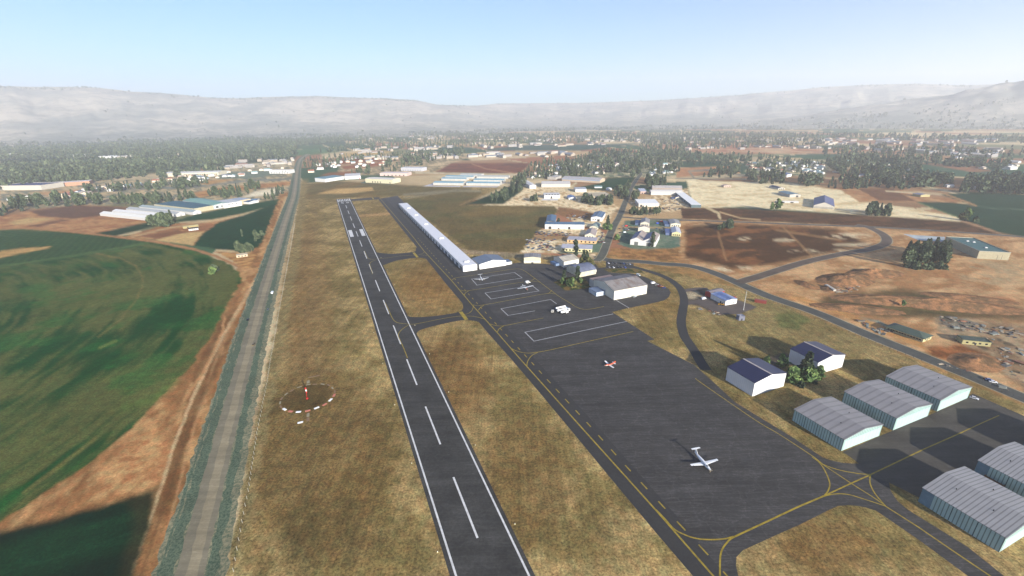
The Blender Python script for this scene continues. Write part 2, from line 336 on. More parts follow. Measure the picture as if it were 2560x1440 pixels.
# fields behind the pivot
zone(qP(-40, 548, 90, 526, 200, 512, 320, 518, 385, 552, 240, 584, 60, 571, -40, 573), (164, 112, 78), 4, .3, 9, (190, 142, 98), ang=radians(70), st=4)
zone(qP(75, 527, 190, 513, 330, 519, 250, 540, 180, 547, 100, 540), (112, 82, 68), 6, .15, 20); zone(qP(20, 556, 70, 544, 135, 547, 90, 556, 40, 562), (200, 166, 114), 6); zone(qP(75, 565, 150, 548, 175, 550, 95, 568), (122, 84, 64), 4)
stripe(qP(-20, 572, 60, 569, 150, 576, 250, 586, 390, 604, 480, 622, 540, 640, 600, 668), (178, 128, 88), 3, 4)
zone(qP(310, 592, 372, 574, 420, 560, 548, 552, 600, 540, 520, 580, 482, 614, 400, 600), (190, 142, 96), 4, .25, 14, (160, 108, 74), ang=radians(60), st=3); zone(qP(385, 600, 430, 582, 510, 580, 480, 612, 420, 606), (206, 172, 118), 5, .15, 10)
zone(qP(345, 590, 440, 575, 470, 580, 400, 597), (136, 92, 66), 4); stripe(qP(330, 592, 430, 568, 530, 552, 610, 534), (206, 172, 128), 1.6)
zone(qP(240, 584, 372, 556, 400, 562, 290, 590), (34, 62, 42), 4, .2); zone(qP(425, 556, 490, 535, 600, 513, 660, 503, 700, 497, 690, 512, 610, 533, 530, 549), (32, 74, 48), 5, .25, 20, grass=.3)
zone(qP(482, 614, 512, 580, 546, 556, 612, 537, 694, 506, 672, 562, 648, 618, 600, 628, 540, 622), (24, 64, 42), 5, .25, 25, grass=.3)
zone(qP(540, 628, 600, 632, 640, 636, 622, 672, 605, 668), (200, 152, 98), 4, .2, 5, (158, 112, 70), ang=radians(50), st=4)
# centre yards
zone(qP(1208, 513, 1262, 488, 1330, 468, 1500, 478, 1545, 520, 1500, 575, 1440, 560, 1400, 530, 1385, 515), (250, 226, 186), 6, .32, 8, (196, 160, 118), bias=.57)
zone(qP(1395, 516, 1440, 522, 1520, 540, 1500, 550, 1420, 545, 1392, 535), (146, 108, 76), 6, .25, 12); zone(qP(1165, 511, 1228, 486, 1310, 450, 1305, 478, 1258, 510), (32, 62, 42), 5, .2)
zone(qP(1300, 632, 1350, 575, 1385, 570, 1500, 575, 1520, 590, 1490, 640, 1400, 634), (255, 234, 198), 5, .32, 6, (200, 168, 126)); zone(qP(1340, 580, 1480, 590, 1470, 600, 1330, 600), (168, 134, 98), 6, .3, 8)
zone(qP(1440, 616, 1500, 600, 1525, 590, 1505, 632, 1395, 634), (104, 124, 108), 5, .2); zone(qP(1432, 470, 1500, 458, 1520, 445, 1592, 442, 1570, 468, 1500, 476), (34, 70, 48), 4, .12); stripe(qP(1415, 475, 1440, 458), (214, 200, 165), 2)
zone(qP(1560, 552, 1705, 546, 1708, 622, 1600, 628, 1545, 612), (92, 116, 100), 5, .22, 10, (122, 132, 116)); stripe(qP(1555, 568, 1700, 570), (192, 160, 118), 1.6)
zone(qP(1530, 620, 1620, 624, 1705, 618, 1708, 655, 1560, 646, 1520, 635), (180, 132, 84), 6, .3, 8, (136, 98, 62)); zone(qP(1575, 505, 1720, 470, 1730, 522, 1580, 542), (250, 224, 184), 5, .3, 7, (180, 148, 110))
# right: sand yards, burnt fields, quarry ground
zone(qP(1715, 450, 1760, 442, 1870, 448, 2000, 460, 2105, 470, 2150, 503, 2262, 520, 2405, 543, 2400, 556, 2150, 537, 1960, 524, 1850, 517, 1735, 521), (250, 230, 190), 6, .14, 14, (222, 194, 150), ang=radians(85), st=2.5, bias=.6)
zone(qP(1695, 420, 1830, 415, 1850, 432, 1740, 440, 1690, 444), (190, 136, 98), 4, .2, 20); zone(qP(1720, 444, 1860, 446, 1905, 456, 1760, 452), (132, 92, 66), 4); stripe(qP(1690, 446, 1870, 448), (150, 146, 128), 1.4); stripe(qP(1735, 445, 1722, 428, 1790, 424), (150, 140, 122), 2.4)
zone(qP(2000, 462, 2140, 470, 2260, 476, 2330, 492, 2400, 498, 2440, 508, 2330, 505, 2150, 505, 2100, 475), (192, 148, 106), 4, .25, 20, (172, 122, 84)); zone(qP(2142, 471, 2230, 472, 2290, 503, 2200, 502), (120, 84, 62), 4, .15)
stripe(qP(2215, 478, 2300, 482, 2410, 490), (222, 200, 164), 1.8); stripe(qP(2290, 462, 2370, 478, 2400, 488), (220, 198, 162), 2)
zone(qP(2295, 505, 2380, 506, 2430, 513, 2350, 486, 2450, 480, 2600, 488, 2600, 600, 2500, 582, 2405, 548), (40, 68, 52), 4, .12, 60, grass=.2); stripe(qP(2430, 514, 2480, 520, 2600, 528), (104, 124, 100), 1); stripe(qP(2360, 484, 2440, 514), (180, 140, 100), 2); stripe(qP(2298, 507, 2400, 545), (92, 118, 80), 1.4)
zone(qP(1700, 519, 1840, 521, 2000, 530, 2150, 537, 2402, 554, 2500, 586, 2300, 577, 2000, 557, 1705, 547), (104, 72, 50), 5, .3, 14, (80, 58, 42), ang=radians(80), st=4); stripe(qP(1765, 518, 1795, 532, 1800, 545), (214, 190, 150), 3); stripe(qP(1800, 530, 1850, 545, 1900, 550), (204, 172, 130), 1.6)
zone(qP(1700, 548, 2000, 558, 2150, 568, 2330, 578, 2560, 596, 2800, 640, 2800, 1130, 2560, 985, 2300, 880, 2100, 800, 1960, 750, 1850, 700, 1700, 662), (210, 168, 124), 5, .32, 12, (172, 128, 88), ang=radians(75), st=3)
zone(qP(1712, 565, 1800, 558, 1950, 563, 2090, 572, 2165, 606, 2080, 632, 1905, 664, 1830, 672, 1714, 645), (84, 58, 38), 16, .3, 20, (134, 88, 54), ang=radians(70), st=2, bias=.6)
for l in (qP(1960, 570, 2000, 610, 2040, 650), qP(1940, 575, 2100, 600), qP(1795, 580, 1815, 650)): stripe(l, (176, 134, 92), 2, 6, op=.7)
for (x, y, a, b) in [(2120, 590, 40, 8), (2060, 628, 60, 5), (1830, 672, 34, 8), (2130, 612, 30, 4), (1960, 600, 18, 4), (1860, 597, 10, 5)]: zone([(x + 1.5 * a * cos(t * .6283), y + .8 * b * sin(t * .6283)) for t in range(10)], (222, 200, 166), 10, .25, 8, rag=14)
zone(qP(2020, 760, 2080, 738, 2260, 722, 2440, 745, 2560, 770, 2600, 800, 2420, 800, 2200, 790, 2090, 775), (112, 90, 62), 20, .3, 14, (90, 80, 56), ang=radians(80), st=2.5); zone(qP(2200, 750, 2340, 740, 2460, 775, 2380, 790, 2200, 780), (88, 78, 52), 14, .25, 10, (112, 96, 64))
for (x, y, a, b, c) in [(2110, 702, 62, 26, (120, 88, 60)), (2185, 684, 48, 16, (142, 106, 72)), (2015, 712, 12, 18, (120, 80, 48)), (2160, 675, 40, 5, (84, 72, 56)), (2080, 720, 10, 10, (214, 200, 180)), (2112, 706, 16, 6, (150, 180, 175)), (2135, 662, 22, 4, (214, 190, 150)), (2250, 660, 40, 10, (212, 178, 134)),
                        (2350, 700, 120, 26, (172, 122, 82)), (2500, 760, 60, 20, (172, 112, 76)), (1900, 690, 40, 8, (206, 170, 124)), (1965, 712, 40, 12, (204, 160, 112)), (2480, 680, 90, 40, (182, 156, 120)), (2010, 730, 40, 10, (192, 150, 106))]:
    zone([(x + a * cos(t * .5236), y + b * sin(t * .5236)) for t in range(12)], c, max(6, b * 1.2), .35, 6, op=.9, rag=16)
zone(qP(2340, 792, 2420, 795, 2560, 812, 2700, 850, 2700, 1090, 2540, 960, 2440, 880, 2380, 850, 2340, 820), (176, 150, 120), 10, .26, 12, (150, 122, 94)); zone(qP(2345, 790, 2400, 796, 2440, 806, 2410, 830, 2370, 822), (104, 96, 84), 5, .35, 4, (150, 140, 124))
zone(qP(2310, 870, 2400, 860, 2470, 885, 2500, 920, 2430, 925, 2330, 890), (164, 104, 64), 12, .35, 8, (126, 80, 48)); zone(qP(2130, 790, 2200, 800, 2240, 830, 2180, 815), (134, 140, 126), 6, .25, 6)
zone(qP(1960, 745, 2090, 785, 2200, 830, 2330, 880, 2300, 850, 2120, 780, 2000, 740), (196, 146, 94), 8, .25, 8)
for p in qP(2520, 860, 2500, 850, 2470, 855, 2530, 905, 2460, 870, 2548, 930): zone([(p[0] + 14 * cos(t), p[1] + 4 * sin(t) + 3 * cos(t)) for t in range(6)], (92, 82, 70), 4, .3, 4)
# service yards inside the fence
zone(qP(1715, 722, 1760, 725, 1790, 735, 1840, 752, 1870, 760, 1895, 768, 1850, 785, 1790, 788, 1750, 765, 1712, 758), (92, 82, 76), 5, .12, 10); zone(qP(1700, 732, 1740, 728, 1760, 742, 1720, 748), (196, 180, 150), 6, .1, op=.7)
zone(qP(1880, 905, 1960, 880, 2000, 900, 1960, 925), (92, 84, 76), 5, .1); zone(qP(1940, 785, 1980, 778, 2030, 800, 1990, 826, 1940, 815), (110, 110, 66), 12, .1, grass=1)

def build_ground():
    me = bpy.data.meshes.new('ground'); n = len(gx)
    v = np.zeros((n + 1, 3)); v[:n, 0] = gx; v[:n, 1] = gy
    a, b = np.meshgrid(np.arange(NR - 1), np.arange(NA), indexing='ij'); b2 = (b + 1) % NA
    q = np.stack([a * NA + b, (a + 1) * NA + b, (a + 1) * NA + b2, a * NA + b2], -1).reshape(-1, 4)[:, ::-1]
    t = np.stack([np.full(NA, n), np.arange(NA), (np.arange(NA) + 1) % NA], -1)[:, ::-1]
    nl = q.size + t.size
    me.vertices.add(n + 1); me.vertices.foreach_set('co', v.ravel())
    me.loops.add(nl); me.loops.foreach_set('vertex_index', np.concatenate([q.ravel(), t.ravel()]).astype(np.int32))
    st = np.concatenate([np.arange(len(q)) * 4, q.size + np.arange(len(t)) * 3]).astype(np.int32)
    me.polygons.add(len(st)); me.polygons.foreach_set('loop_start', st)
    me.update(calc_edges=True)
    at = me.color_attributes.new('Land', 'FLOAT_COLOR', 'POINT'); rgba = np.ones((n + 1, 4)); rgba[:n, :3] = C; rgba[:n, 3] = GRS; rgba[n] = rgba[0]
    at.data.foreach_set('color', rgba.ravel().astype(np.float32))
    o = bpy.data.objects.new('ground', me); COL.objects.link(o); tag(o, kind='structure')
    t = NT('ground_soil_and_grass', .95, 0, .1)
    at = t.n('ShaderNodeAttribute', attribute_name='Land'); v0 = t.coord(1, 1, 1)
    fine = t.noise(v0, .8, 4, .8); mid = t.noise(v0, .16, 5, .65); big = t.noise(v0, .022, 3, .6); hue = t.noise(t.coord(1, 1, 1, .7), .19, 4, .65); fleck = t.noise(t.coord(1, 1, 1, 1.9), .33, 3, .75)
    mow = t.noise(t.coord(.32, .012, 1, radians(-22)), 1.0, 4, .7); mow2 = t.noise(t.coord(.02, .3, 1, radians(-22)), 1.0, 4, .7)
    amp = t.math('ADD', t.math('MULTIPLY', at.outputs['Alpha'], .5), .5)
    f = t.math('MULTIPLY', t.math('MULTIPLY', t.rng(fine, .32, .68, .3, 1.7), t.rng(mid, .3, .7, .66, 1.34)), t.rng(big, .3, .7, .8, 1.2))
    f = t.math('ADD', t.math('MULTIPLY', t.math('SUBTRACT', f, 1.0), amp), 1.0)
    f = t.math('MULTIPLY', f, t.math('ADD', 1.0, t.math('MULTIPLY', at.outputs['Alpha'], t.math('ADD', t.rng(mow, .35, .65, -.18, .18), t.rng(mow2, .35, .65, -.07, .07)))))
    base = t.mul(at.outputs['Color'], f)
    warm = t.mix(1.0, base, (1.11, .98, .87), 'MULTIPLY'); cool = t.mix(1.0, base, (.90, 1.02, .92), 'MULTIPLY')
    tint = t.mix(t.rng(hue, .36, .64, 0, 1), warm, cool); tint = t.mix(t.math('MULTIPLY', t.rng(fleck, .52, .72, 0, .55), at.outputs['Alpha']), tint, t.mix(1.0, base, (1.5, 1.42, 1.25), 'MULTIPLY'))
    t.b.inputs['Specular IOR Level'].default_value = 0
    me.materials.append(t.out(tint)); return o
build_ground()

# ------------------------------------------------------------------ hills round the valley
def build_hills():
    sk_px = qP(-700, 230, -300, 222, 0, 215, 75, 217, 150, 217, 245, 219, 330, 229, 400, 232, 470, 238, 520, 244, 600, 246, 640, 243, 720, 241, 800, 240, 860, 243, 960, 246, 1040, 250, 1090, 261, 1150, 264, 1190, 264, 1240, 259, 1330, 258, 1450, 257, 1550, 254, 1650, 250, 1750, 244, 1830, 239, 1900, 232, 2000, 224, 2050, 218, 2170, 212, 2240, 210, 2300, 209, 2350, 211, 2400, 213, 2480, 211, 2560, 203, 2800, 200, 3300, 190)
    aa = []; ee = []
    for p in sk_px:
        d = F_ + R_ * (p[0] - 1280) / FPX + U_ * (720 - p[1]) / FPX; aa.append(atan2(d[0], d[1])); ee.append(d[2] / hypot(d[0], d[1]))
    A = np.linspace(-radians(66), radians(66), 760); e = np.interp(A, aa, ee)
    rid = np.where(A < -.05, 7600, 9200) ; k = smooth((A + .12) / .16); rid = 10200 * (1 - k) + 12600 * k
    foot = 5200 * (1 - k) + 6200 * k
    T = np.concatenate([np.linspace(-.02, 1, 120), np.linspace(1.02, 1.25, 10)])
    r = foot[None] + (rid - foot)[None] * T[:, None]; X = r * np.sin(A)[None]; Y = r * np.cos(A)[None]
    top = (H + rid * e)[None]
    prof = np.where(T < 1, .55 * smooth(np.clip(T, 0, 1)) ** 1.3 + .45 * np.clip(T, 0, 1) ** 1.6, 1 - (T - 1) * 1.2)[:, None]
    spur = fbm(A[None] * 34 + 0 * T[:, None], T[:, None] * 2.2, 61, 5); rough = fbm(X / 420, Y / 420, 63, 5)
    env = (np.clip(T, 0, 1) * (1 - np.clip(T, 0, 1)))[:, None] * 4
    Z = top * (prof * (1 + env * (spur - .5) * .34) + env * (rough - .5) * .06) + (fbm(X / 110, Y / 110, 66, 3) - .5) * 10 * np.clip(T, 0, 1)[:, None] * (1 - .6 * (prof > .98))
    # nearer shoulder on the right
    low = np.interp(A, [radians(18), radians(28), radians(36), radians(42), radians(50), radians(66)], [0, 70, 220, 350, 520, 620])[None] * smooth(T[:, None] / .28) * (1 - smooth((T[:, None] - .3) / .3) * .75)
    Z = np.maximum(Z, low * (.75 + .5 * fbm(X / 500, Y / 500, 68, 4)) * (T[:, None] < .8)) - 4 * (T[:, None] < .01)
    na, nt = len(A), len(T)
    v = np.stack([X, Y, Z], -1).reshape(-1, 3)
    a, b = np.meshgrid(np.arange(nt - 1), np.arange(na - 1), indexing='ij')
    q = np.stack([a * na + b, a * na + b + 1, (a + 1) * na + b + 1, (a + 1) * na + b], -1).reshape(-1, 4)
    me = bpy.data.meshes.new('hills'); me.from_pydata(v.tolist(), [], q.tolist()); me.polygons.foreach_set('use_smooth', [True] * len(q))
    o = bpy.data.objects.new('hills', me); COL.objects.link(o); tag(o, kind='structure')
    t = NT('dry_hillside', .95, 0, 0)
    n1 = t.noise(t.coord(), .0013, 6, .62); n2 = t.noise(t.coord(), .006, 5, .65); n3 = t.noise(t.coord(), .03, 4, .7)
    c = t.mix(t.rng(n1, .42, .58, 0, 1), lin((196, 186, 168), .78), lin((150, 150, 140), .78))  # hillside tones paled toward the haze, distance haze mixed into the colour
    c = t.mix(t.rng(n2, .5, .58, 0, .45), c, lin((112, 118, 112), .78)); c = t.mix(t.rng(n3, .55, .66, 0, .4), c, lin((118, 122, 112), .85))
    sp = t.n('ShaderNodeSeparateXYZ'); t.l(t.coord(), sp.inputs[0])
    veg = t.rng(t.noise(t.coord(), .012, 5, .7), .40, .56, .15, .95); lowz = t.rng(sp.outputs[2], 10, 170, 1, 0)   # woods and hedges on the lower slopes
    c = t.mix(t.math('MULTIPLY', veg, lowz), c, lin((104, 110, 98), .85))
    me.materials.append(t.out(c))
    global HPTS
    r_ = np.random.RandomState(4); HPTS = []
    while len(HPTS) < 4200:
        i, j = r_.randint(2, nt - 14), r_.randint(60, na - 60); x, y, z = X[i, j], Y[i, j], Z[i, j]
        if r_.rand() < (1.0 if (i < 22 or i > nt - 24) else .02) and fbm(np.array([x / 330]), np.array([y / 330]), 91, 4)[0] > (.5 if i > nt - 26 else .47): HPTS.append((x + r_.uniform(-20, 20), y + r_.uniform(-20, 20), z - 2))
HPTS = []
build_hills()

# ------------------------------------------------------------------ air
def build_haze():
    o = MB().box(-14500, 14500, -3000, 15500, -1.5, 1240).build('haze', [])
    m = bpy.data.materials.new('haze'); m.use_nodes = True; nt = m.node_tree; nt.nodes.clear()
    out = nt.nodes.new('ShaderNodeOutputMaterial'); v = nt.nodes.new('ShaderNodeVolumePrincipled')
    v.inputs['Color'].default_value = (.94, .94, .93, 1); v.inputs['Density'].default_value = HAZE; v.inputs['Anisotropy'].default_value = 0.2
    nt.links.new(v.outputs[0], out.inputs['Volume']); o.data.materials.append(m); tag(o, kind='stuff')
HAZE = 0.000115
build_haze()
# ------------------------------------------------------------------ pavements, roads and paint
def asphalt(c, blotch=.3, streak=None, cracks=.12, name='asphalt', speck=.18, patch=.0, k=KA):
    t = NT(name, .9, 0, .15); v = t.coord()
    f = t.math('MULTIPLY', t.rng(t.noise(v, .06, 5, .65), .3, .7, 1 - blotch, 1 + blotch), t.rng(t.noise(v, .7, 4, .7), .25, .75, 1 - speck, 1 + speck))
    if streak is not None:
        # sealing passes: long thin wavering seams along one direction
        vs = t.coord(.022, .42, 1, streak); s1 = t.noise(vs, 1.0, 5, .72)
        seam = t.rng(t.math('ABSOLUTE', t.math('SUBTRACT', s1, .5), 0), 0, .022, 1 + cracks * 2.4, 1)
        band = t.rng(t.noise(t.coord(.012, .16, 1, streak), 1., 3, .6), .35, .65, .84, 1.14)
        f = t.math('MULTIPLY', f, t.math('MULTIPLY', seam, band))
    vr = t.n('ShaderNodeTexVoronoi', feature='DISTANCE_TO_EDGE'); vr.inputs['Scale'].default_value = .085
    wv = t.n('ShaderNodeVectorMath', operation='ADD'); nz = t.n('ShaderNodeTexNoise'); nz.inputs['Scale'].default_value = .25; nz.inputs['Detail'].default_value = 4
    sc_ = t.n('ShaderNodeVectorMath', operation='SCALE'); sc_.inputs['Scale'].default_value = 7
    t.l(v, nz.inputs['Vector']); t.l(nz.outputs['Color'], sc_.inputs[0]); t.l(v, wv.inputs[0]); t.l(sc_.outputs[0], wv.inputs[1]); t.l(wv.outputs[0], vr.inputs['Vector'])
    f = t.math('MULTIPLY', f, t.rng(vr.outputs['Distance'], .0, .035, 1 + cracks, 1))
    return t.out(t.mul(lin(c, k), f))
def catmull(P, n=8):
    P = [Vector(p) for p in P]; out = []
    for i in range(len(P) - 1):
        a = P[max(i - 1, 0)]; b = P[i]; c = P[i + 1]; d = P[min(i + 2, len(P) - 1)]
        for j in range(n):
            t = j / n; out.append(.5 * ((2 * b) + (c - a) * t + (2 * a - 5 * b + 4 * c - d) * t * t + (3 * b - a - 3 * c + d) * t ** 3))
    return out + [P[-1]]
def ribbon(mb, line, w, z, off=0.0, mi=0):
    P = [Vector((p.x, p.y, 0)) for p in line]; L = []; R = []
    for i, p in enumerate(P):
        a = P[max(i - 1, 0)]; b = P[min(i + 1, len(P) - 1)]; d = (b - a).normalized(); n = Vector((d.y, -d.x, 0))
        wi = w[min(i, len(w) - 1)] if isinstance(w, list) else w
        L.append(p + n * (off - wi / 2)); R.append(p + n * (off + wi / 2))
    vs = [(p.x, p.y, z) for p in L] + [(p.x, p.y, z) for p in R]; n = len(P)
    mb.add(vs, [(i, n + i, n + i + 1, i + 1) for i in range(n - 1)], mi); return mb
def ragged(mb, line, w, z, off=0.0, jit=.8, seed=1):
    r = random.Random(seed); P = [Vector((p.x, p.y, 0)) for p in line]; Q = []
    for a, b in zip(P[:-1], P[1:]):
        n = max(1, int((b - a).length / 3.5)); Q += [a.lerp(b, i / n) for i in range(n)]
    Q.append(P[-1]); vs = []; f = []
    for i, p in enumerate(Q):
        d = (Q[min(i + 1, len(Q) - 1)] - Q[max(i - 1, 0)]).normalized(); n = Vector((d.y, -d.x, 0)); a = p + n * (off - w / 2 + r.uniform(-jit, jit)); b = p + n * (off + w / 2 + r.uniform(-jit, jit)); vs += [(a.x, a.y, z), (b.x, b.y, z)]
        if i: f.append((2 * i - 2, 2 * i - 1, 2 * i + 1, 2 * i))
    return mb.add(vs, f)
def slab(mb, poly, z, mi=0):
    vs = [Vector((p.x, p.y, 0)) for p in poly]; tr = tessellate_polygon([vs])
    fs = []
    for a, b, c in tr:
        if (vs[b] - vs[a]).cross(vs[c] - vs[a]).z < 0: b, c = c, b
        fs.append((a, b, c))
    return mb.add([(p.x, p.y, z) for p in vs], fs, mi)
def gl(ps): return [G(p) for p in ps]
def sm(ps, n=6): return catmull(gl(ps), n)
def structure(o): return tag(o, kind='structure')
M_RW = asphalt((66, 65, 62), .34, radians(22), .16, 'runway_asphalt', .3); M_TW = asphalt((62, 61, 60), .12, None, .08, 'taxiway_asphalt', .18)
M_AP = asphalt((67, 65, 63), .2, radians(-22), .34, 'apron_asphalt', .2)
YEL = NT('yellow_paint', .8); YEL = YEL.out(YEL.mul(lin((172, 148, 44)), YEL.rng(YEL.noise(YEL.coord(), .35, 4, .7), .3, .6, .55, 1.05)))
WHT = NT('white_road_paint', .8); WHT = WHT.out(WHT.mul((.54, .53, .50), WHT.rng(WHT.noise(WHT.coord(), .4, 4, .7), .3, .6, .72, 1.1)))
WOR = NT('worn_white_paint', .85); WOR = WOR.out(WOR.mul((.30, .295, .29), WOR.rng(WOR.noise(WOR.coord(), .3, 4, .7), .3, .6, .7, 1.1)))

# runway
nR = Vector((UC[0], UC[1], 0)); dR = Vector((UA[0], UA[1], 0))
pL, pRt = G((1143.1, 1440)), G((1320, 1440)); mid = (pL + pRt) / 2; RWW = abs((pRt - pL).dot(nR)) + .9
def rw(a, c): return mid + dR * a + nR * c
far_ = (G((861.5, 497)) - mid).dot(dR)
half = RWW / 2
structure(slab(MB(), [rw(-260, -half - 2.4), rw(-260, half + 2.4), rw(far_, half + 2.4), rw(far_, -half - 2.4)], .06).build('runway', M_RW))
mk = MB()
for s in (-1, 1): slab(mk, [rw(-250, s * half - .45), rw(-250, s * half + .45), rw(far_, s * half + .45), rw(far_, s * half - .45)], .09)
structure(mk.build('runway_edge_line', WHT))
mk = MB(); a0 = (G((1194, 1345)) - mid).dot(dR); per = ((G((1101, 1111)) - mid).dot(dR) - a0); dsh = (G((1134, 1193)) - mid).dot(dR) - a0
i = -3
while a0 + i * per + dsh < far_ - 75:
    a = a0 + i * per; slab(mk, [rw(a, -.5), rw(a, .5), rw(a + dsh, .5), rw(a + dsh, -.5)], .09); i += 1
structure(mk.build('runway_centre_line', WHT))
mk = MB()
for k in range(8):
    if k in (3, 4) and False: continue
    c = -half + RWW * (k + .5) / 8
    if abs(c) < 1.2: continue
    c += .5 if c > 0 else -.5
    slab(mk, [rw(far_ - 40, c - .95), rw(far_ - 40, c + .95), rw(far_ - 6, c + .95), rw(far_ - 6, c - .95)], .09)
structure(mk.build('runway_threshold_bars', WHT))
mk = MB()
for ps in (r1(535, 1130, 630, 1120, 685, 1298, 590, 1302), r1(838, 1103, 915, 1098, 992, 1272, 912, 1276)):
    a1 = (G(ps[0]) - mid).dot(dR); a2 = (G(ps[2]) - mid).dot(dR); c = ((G(ps[0]) + G(ps[1])) / 2 - mid).dot(nR)
    slab(mk, [rw(a2, c - 2.9), rw(a2, c + 2.9), rw(a1, c + 2.9), rw(a1, c - 2.9)], .09)
structure(mk.build('runway_aiming_marks', WHT))
def digit(mb, d, a, c, h=14, w_=4.2):
    """runway numeral read by traffic landing towards the camera"""
    S = {'2': [(0, 1, 1, 1), (1, 1, 1, .5), (1, .5, 0, .5), (0, .5, 0, 0), (0, 0, 1, 0)], '5': [(1, 1, 0, 1), (0, 1, 0, .5), (0, .5, 1, .5), (1, .5, 1, 0), (1, 0, 0, 0)]}[d]
    for (x0, y0, x1, y1) in S:
        X0, X1 = sorted((x0, x1)); Y0, Y1 = sorted((y0, y1)); t = .55; tv = 1.3
        X0, X1, Y0, Y1 = X0 * w_ - t, X1 * w_ + t, Y0 * h - tv, Y1 * h + tv
        slab(mb, [rw(a - Y0, c - X0), rw(a - Y1, c - X0), rw(a - Y1, c - X1), rw(a - Y0, c - X1)], .09 + .004 * (len(mb.f) % 5))
mk = MB(); digit(mk, '2', far_ - 52, 8.5 - .0); digit(mk, '5', far_ - 52, -1.8 - 1.2); structure(mk.build('runway_number', WHT))

# taxiway links, apron
tx = MB()
slab(tx, gl(qP(876, 502.5, 944, 498.5, 951, 494, 944, 493, 877, 498)), .035)
slab(tx, sm(qP(936, 630, 975, 634.5, 1025, 631, 1039, 627, 1044, 620, 1090, 660, 1072, 655, 1062, 645.5, 1037, 645, 1000, 650, 981, 655, 953, 665), 4), .035)
slab(tx, sm(qP(1009, 777, 1016, 786, 1027, 792, 1065, 792, 1110, 787, 1146, 780, 1158, 771, 1161, 760, 1235, 850, 1208, 816, 1198, 806, 1180, 801.5, 1152, 801, 1102, 811, 1060, 822, 1046, 828, 1040, 838, 1042, 852), 4), .035)
structure(tx.build('taxiway', M_TW))
ap = qP(945, 497.5, 1019, 590, 1069, 650, 1112, 706, 1161, 764, 1202, 811, 1221, 834, 1280, 900, 1356, 990, 1431, 1080, 1540, 1212, 1640, 1332, 1734, 1442, 1800, 1520, 1890, 1520, 1846, 1440, 1840, 1415, 1841, 1393, 1857, 1376, 1960, 1329, 1995, 1314, 2035, 1294, 2070, 1276, 2095, 1265, 2120, 1263, 2145, 1265, 2168, 1270, 2190, 1277, 2220, 1297, 2300, 1352, 2420, 1440, 2560, 1540, 2650, 1540, 2510, 1440, 2420, 1368, 2330, 1312, 2270, 1275, 2243, 1252, 2227, 1228, 2222, 1206, 2300, 1245, 2420, 1200, 2800, 1330, 2800, 1160, 2560, 1040, 2432, 984, 2402, 1004, 2107, 1130, 2130, 1145, 2149, 1159, 2128, 1159, 2104, 1157, 2078, 1151, 2057, 1144, 1979, 1092, 1900, 1044, 1838, 1006, 1791, 962, 1735, 912, 1617, 852, 1637, 849, 1530, 780, 1572, 770, 1637, 757, 1660, 751, 1672, 743, 1677, 731, 1671, 722, 1657, 714, 1612, 692, 1575, 683, 1545, 683, 1520, 680, 1514, 672, 1584, 671, 1584, 659, 1515, 652, 1515, 668, 1497, 670, 1482, 652, 1375, 661, 1310, 655, 1280, 659, 1200, 672, 1192, 660, 1016, 512, 994, 489.5)
structure(slab(MB(), gl(ap), .05).build('apron', M_AP))
# darker sealed taxi lane along the apron's edge
structure(slab(MB(), gl(qP(945.5, 498, 1019.5, 590, 1112.5, 706, 1202.5, 811, 1280.5, 900, 1431.5, 1080, 1640.5, 1332, 1800, 1519, 1880, 1519, 1700, 1300, 1490, 1062, 1330, 890, 1215, 762, 1150, 690, 1075, 607, 962, 495)), .054).build('taxiway_lane', M_TW))
structure(slab(MB(), gl(qP(2095, 1164, 2222, 1206, 2300, 1245, 2420, 1200, 2798, 1328, 2798, 1162, 2560, 1042, 2432, 986, 2402, 1006, 2108, 1131, 2130, 1146, 2149, 1160)), .054).build('hangar_forecourt', asphalt((80, 76, 70), .16, radians(-22), .1, 'forecourt_asphalt', .16)))
M_LAWN = NT('lawn', .95, 0, 0); M_LAWN = M_LAWN.out(M_LAWN.mul(M_LAWN.mix(M_LAWN.rng(M_LAWN.noise(M_LAWN.coord(), .12, 4), .42, .58, 0, 1), lin((54, 70, 36)), lin((128, 106, 62))), M_LAWN.rng(M_LAWN.noise(M_LAWN.coord(), .9, 3), .3, .7, .6, 1.4)))
structure(slab(MB(), sm(qP(1384, 706, 1400, 716, 1413, 726, 1440, 724, 1472, 720, 1470, 706, 1458, 694, 1430, 692, 1400, 698, 1384, 706), 3), .08).build('lawn', M_LAWN))
structure(slab(MB(), gl(qP(1508, 674, 1514, 673, 1584, 672, 1600, 672.5, 1610, 683, 1575, 682, 1545, 682, 1522, 679)), .085).build('verge', M_LAWN))

# yellow taxi lines and white stand boxes
yl = MB(); Z1 = .085
def yline(ps, w_=.75, z=Z1, n=6, smooth_=True): ribbon(yl, sm(ps, n) if smooth_ else gl(ps), w_ * .85, z)
yline(qP(951, 497, 1030.6, 590, 1061, 628.7, 1128.7, 701.2, 1182.5, 765, 1242.5, 831, 1302.5, 900, 1462.5, 1078.7, 1640, 1276, 1783, 1440, 1860, 1530), 1.0, .095, smooth_=False)
yline(r4(180, 130, 225, 220, 270, 320, 310, 410, 350, 480, 400, 520, 450, 540, 530, 552, 620, 560, 750, 565, 900, 540, 1300, 460, 1500, 425, 1700, 403, 1900, 405, 2030, 425, 2170, 462), .7, .1)
yline(r4(670, 568, 580, 625, 520, 670, 470, 725, 446, 790, 480, 880, 520, 970, 560, 1060, 630, 1240), .7, .104); yline(r4(1780, 370, 1840, 352, 1890, 322, 1930, 270, 1950, 190), .6, .1)
